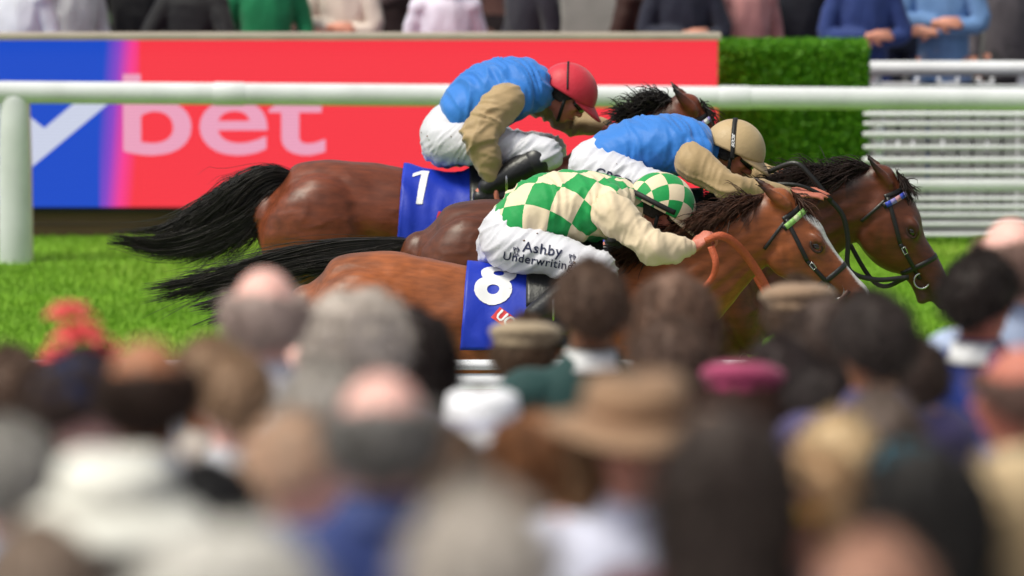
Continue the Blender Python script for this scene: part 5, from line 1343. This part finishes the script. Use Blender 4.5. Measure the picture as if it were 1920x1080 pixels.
far(648, 43.8, 150, 'shirt', (210, 196, 186), (120, 90, 80), 'spectator in a beige shirt behind the board', 'fold')
far(835, 43.0, 184, 'shirt', (226, 222, 240), (226, 222, 240), 'spectator all in white behind the middle of the board')
far(992, 43.7, 120, 'jacket', (40, 38, 50), (30, 30, 36), 'spectator in dark clothes left of the grey pillar')
far(1208, 43.6, 230, 'jacket', (58, 36, 32), (44, 30, 28), 'spectator in a dark brown jacket right of the grey pillar')
far(1282, 43.3, 180, 'shirt', (30, 34, 52), (24, 26, 38), 'spectator in a dark navy shirt above the hedge end', 'fold')
far(1398, 43.5, 205, 'shirt', (196, 140, 140), (186, 120, 120), 'spectator in dusty pink above the hedge')
far(1490, 43.8, 176, 'jacket', (26, 28, 40), (30, 32, 44), 'spectator in a black jacket above the hedge')
far(1620, 43.2, 184, 'shirt', (40, 60, 120), (30, 52, 120), 'spectator with folded bare arms and blue jeans above the hedge end', 'fold')
far(1770, 43.5, 160, 'shirt', (104, 140, 190), (120, 140, 180), 'spectator in a denim blue shirt at the upper right', 'fold')
far(1890, 44.4, 182, 'shirt', (90, 84, 90), (60, 58, 62), 'spectator in grey at the upper right corner')
for i, (px, c, tr, lab) in enumerate((
    (80, (34, 52, 120), (40, 44, 60), 'man in a blue jacket standing behind the white shirts at the upper left'),
    (200, (130, 160, 120), (60, 60, 64), 'spectator in pale green standing behind the black dress'),
    (435, (26, 24, 30), (30, 28, 34), 'spectator in black between the black jacket and the green shirt'),
    (575, (186, 176, 170), (90, 70, 66), 'spectator in stone grey right of the green shirt'),
    (730, (60, 44, 46), (50, 36, 38), 'spectator in dark maroon left of the figure all in white'),
    (915, (150, 110, 100), (56, 46, 48), 'spectator in terracotta right of the figure all in white'),
    (1345, (120, 150, 190), (40, 40, 56), 'spectator in light blue between navy and dusty pink'),
    (1560, (60, 34, 40), (40, 30, 34), 'spectator in wine red left of the folded bare arms'),
    (1700, (34, 40, 60), (34, 40, 70), 'spectator in dark blue left of the denim shirt'))):
    far(px, 45.8 + .3 * (i % 3), 150 + 17 * (i % 4), ('jacket', 'shirt')[i % 2], c, tr, lab, ('down', 'lean', 'phone')[i % 3], ('short', 'bob')[i % 2])
# grey pillar
pe = empty('pillar', (P(1110, 30, 15.2)[0], 15.2, -.16), 'pale grey stone pillar behind the red end of the board', 'pillar')
stone = mat('pillar_stone', (.42, .40, .37), .8, .3, 20, var=.12)
bevbox('base_block', (-.24, -.24, 0), (.24, .24, .3), stone, pe, .012); bevbox('shaft', (-.2, -.2, .302), (.2, .2, 3.4), stone, pe, .012); bevbox('capital', (-.26, -.26, 3.402), (.26, .26, 3.6), stone, pe, .012)
# white folding chairs behind the rail at the right
def chair(px, d, rz, label):
    Y = -CAM_D + d; x = P(px, 60, Y)[0]; e = empty('folding_chair', (x, Y, -.158), label, 'chair', 'white chairs behind the rail'); e.rotation_euler = (0, 0, R(rz))
    part('seat', box((-.2, -.2, .43), (.2, .2, .455)), white_pvc, e, False)
    for sx in (-.19, .19):
        part('leg', tube([(sx, -.2, 0), (sx, .02, .44), (sx, .2, .88)], .014, 8, 3), white_pvc, e); part('leg', tube([(sx * .9, .24, 0), (sx * .9, -.16, .42)], .013, 8, 2), white_pvc, e)
    for k in range(4): part('back_slat', box((-.18, .155 + k * .022, .62 + k * .065), (.18, .17 + k * .022, .67 + k * .065)), white_pvc, e, False)
for i, (px, d) in enumerate(((1700, 42.9), (1775, 42.9), (1850, 42.9), (1915, 42.9))):
    chair(px, d, 180, ['leftmost white folding chair behind the thick rail', 'second white folding chair from the hedge', 'third white folding chair from the hedge', 'white folding chair at the right edge'][i])
# pavilion wall far behind the crowd, out of the frame above but seen by the light
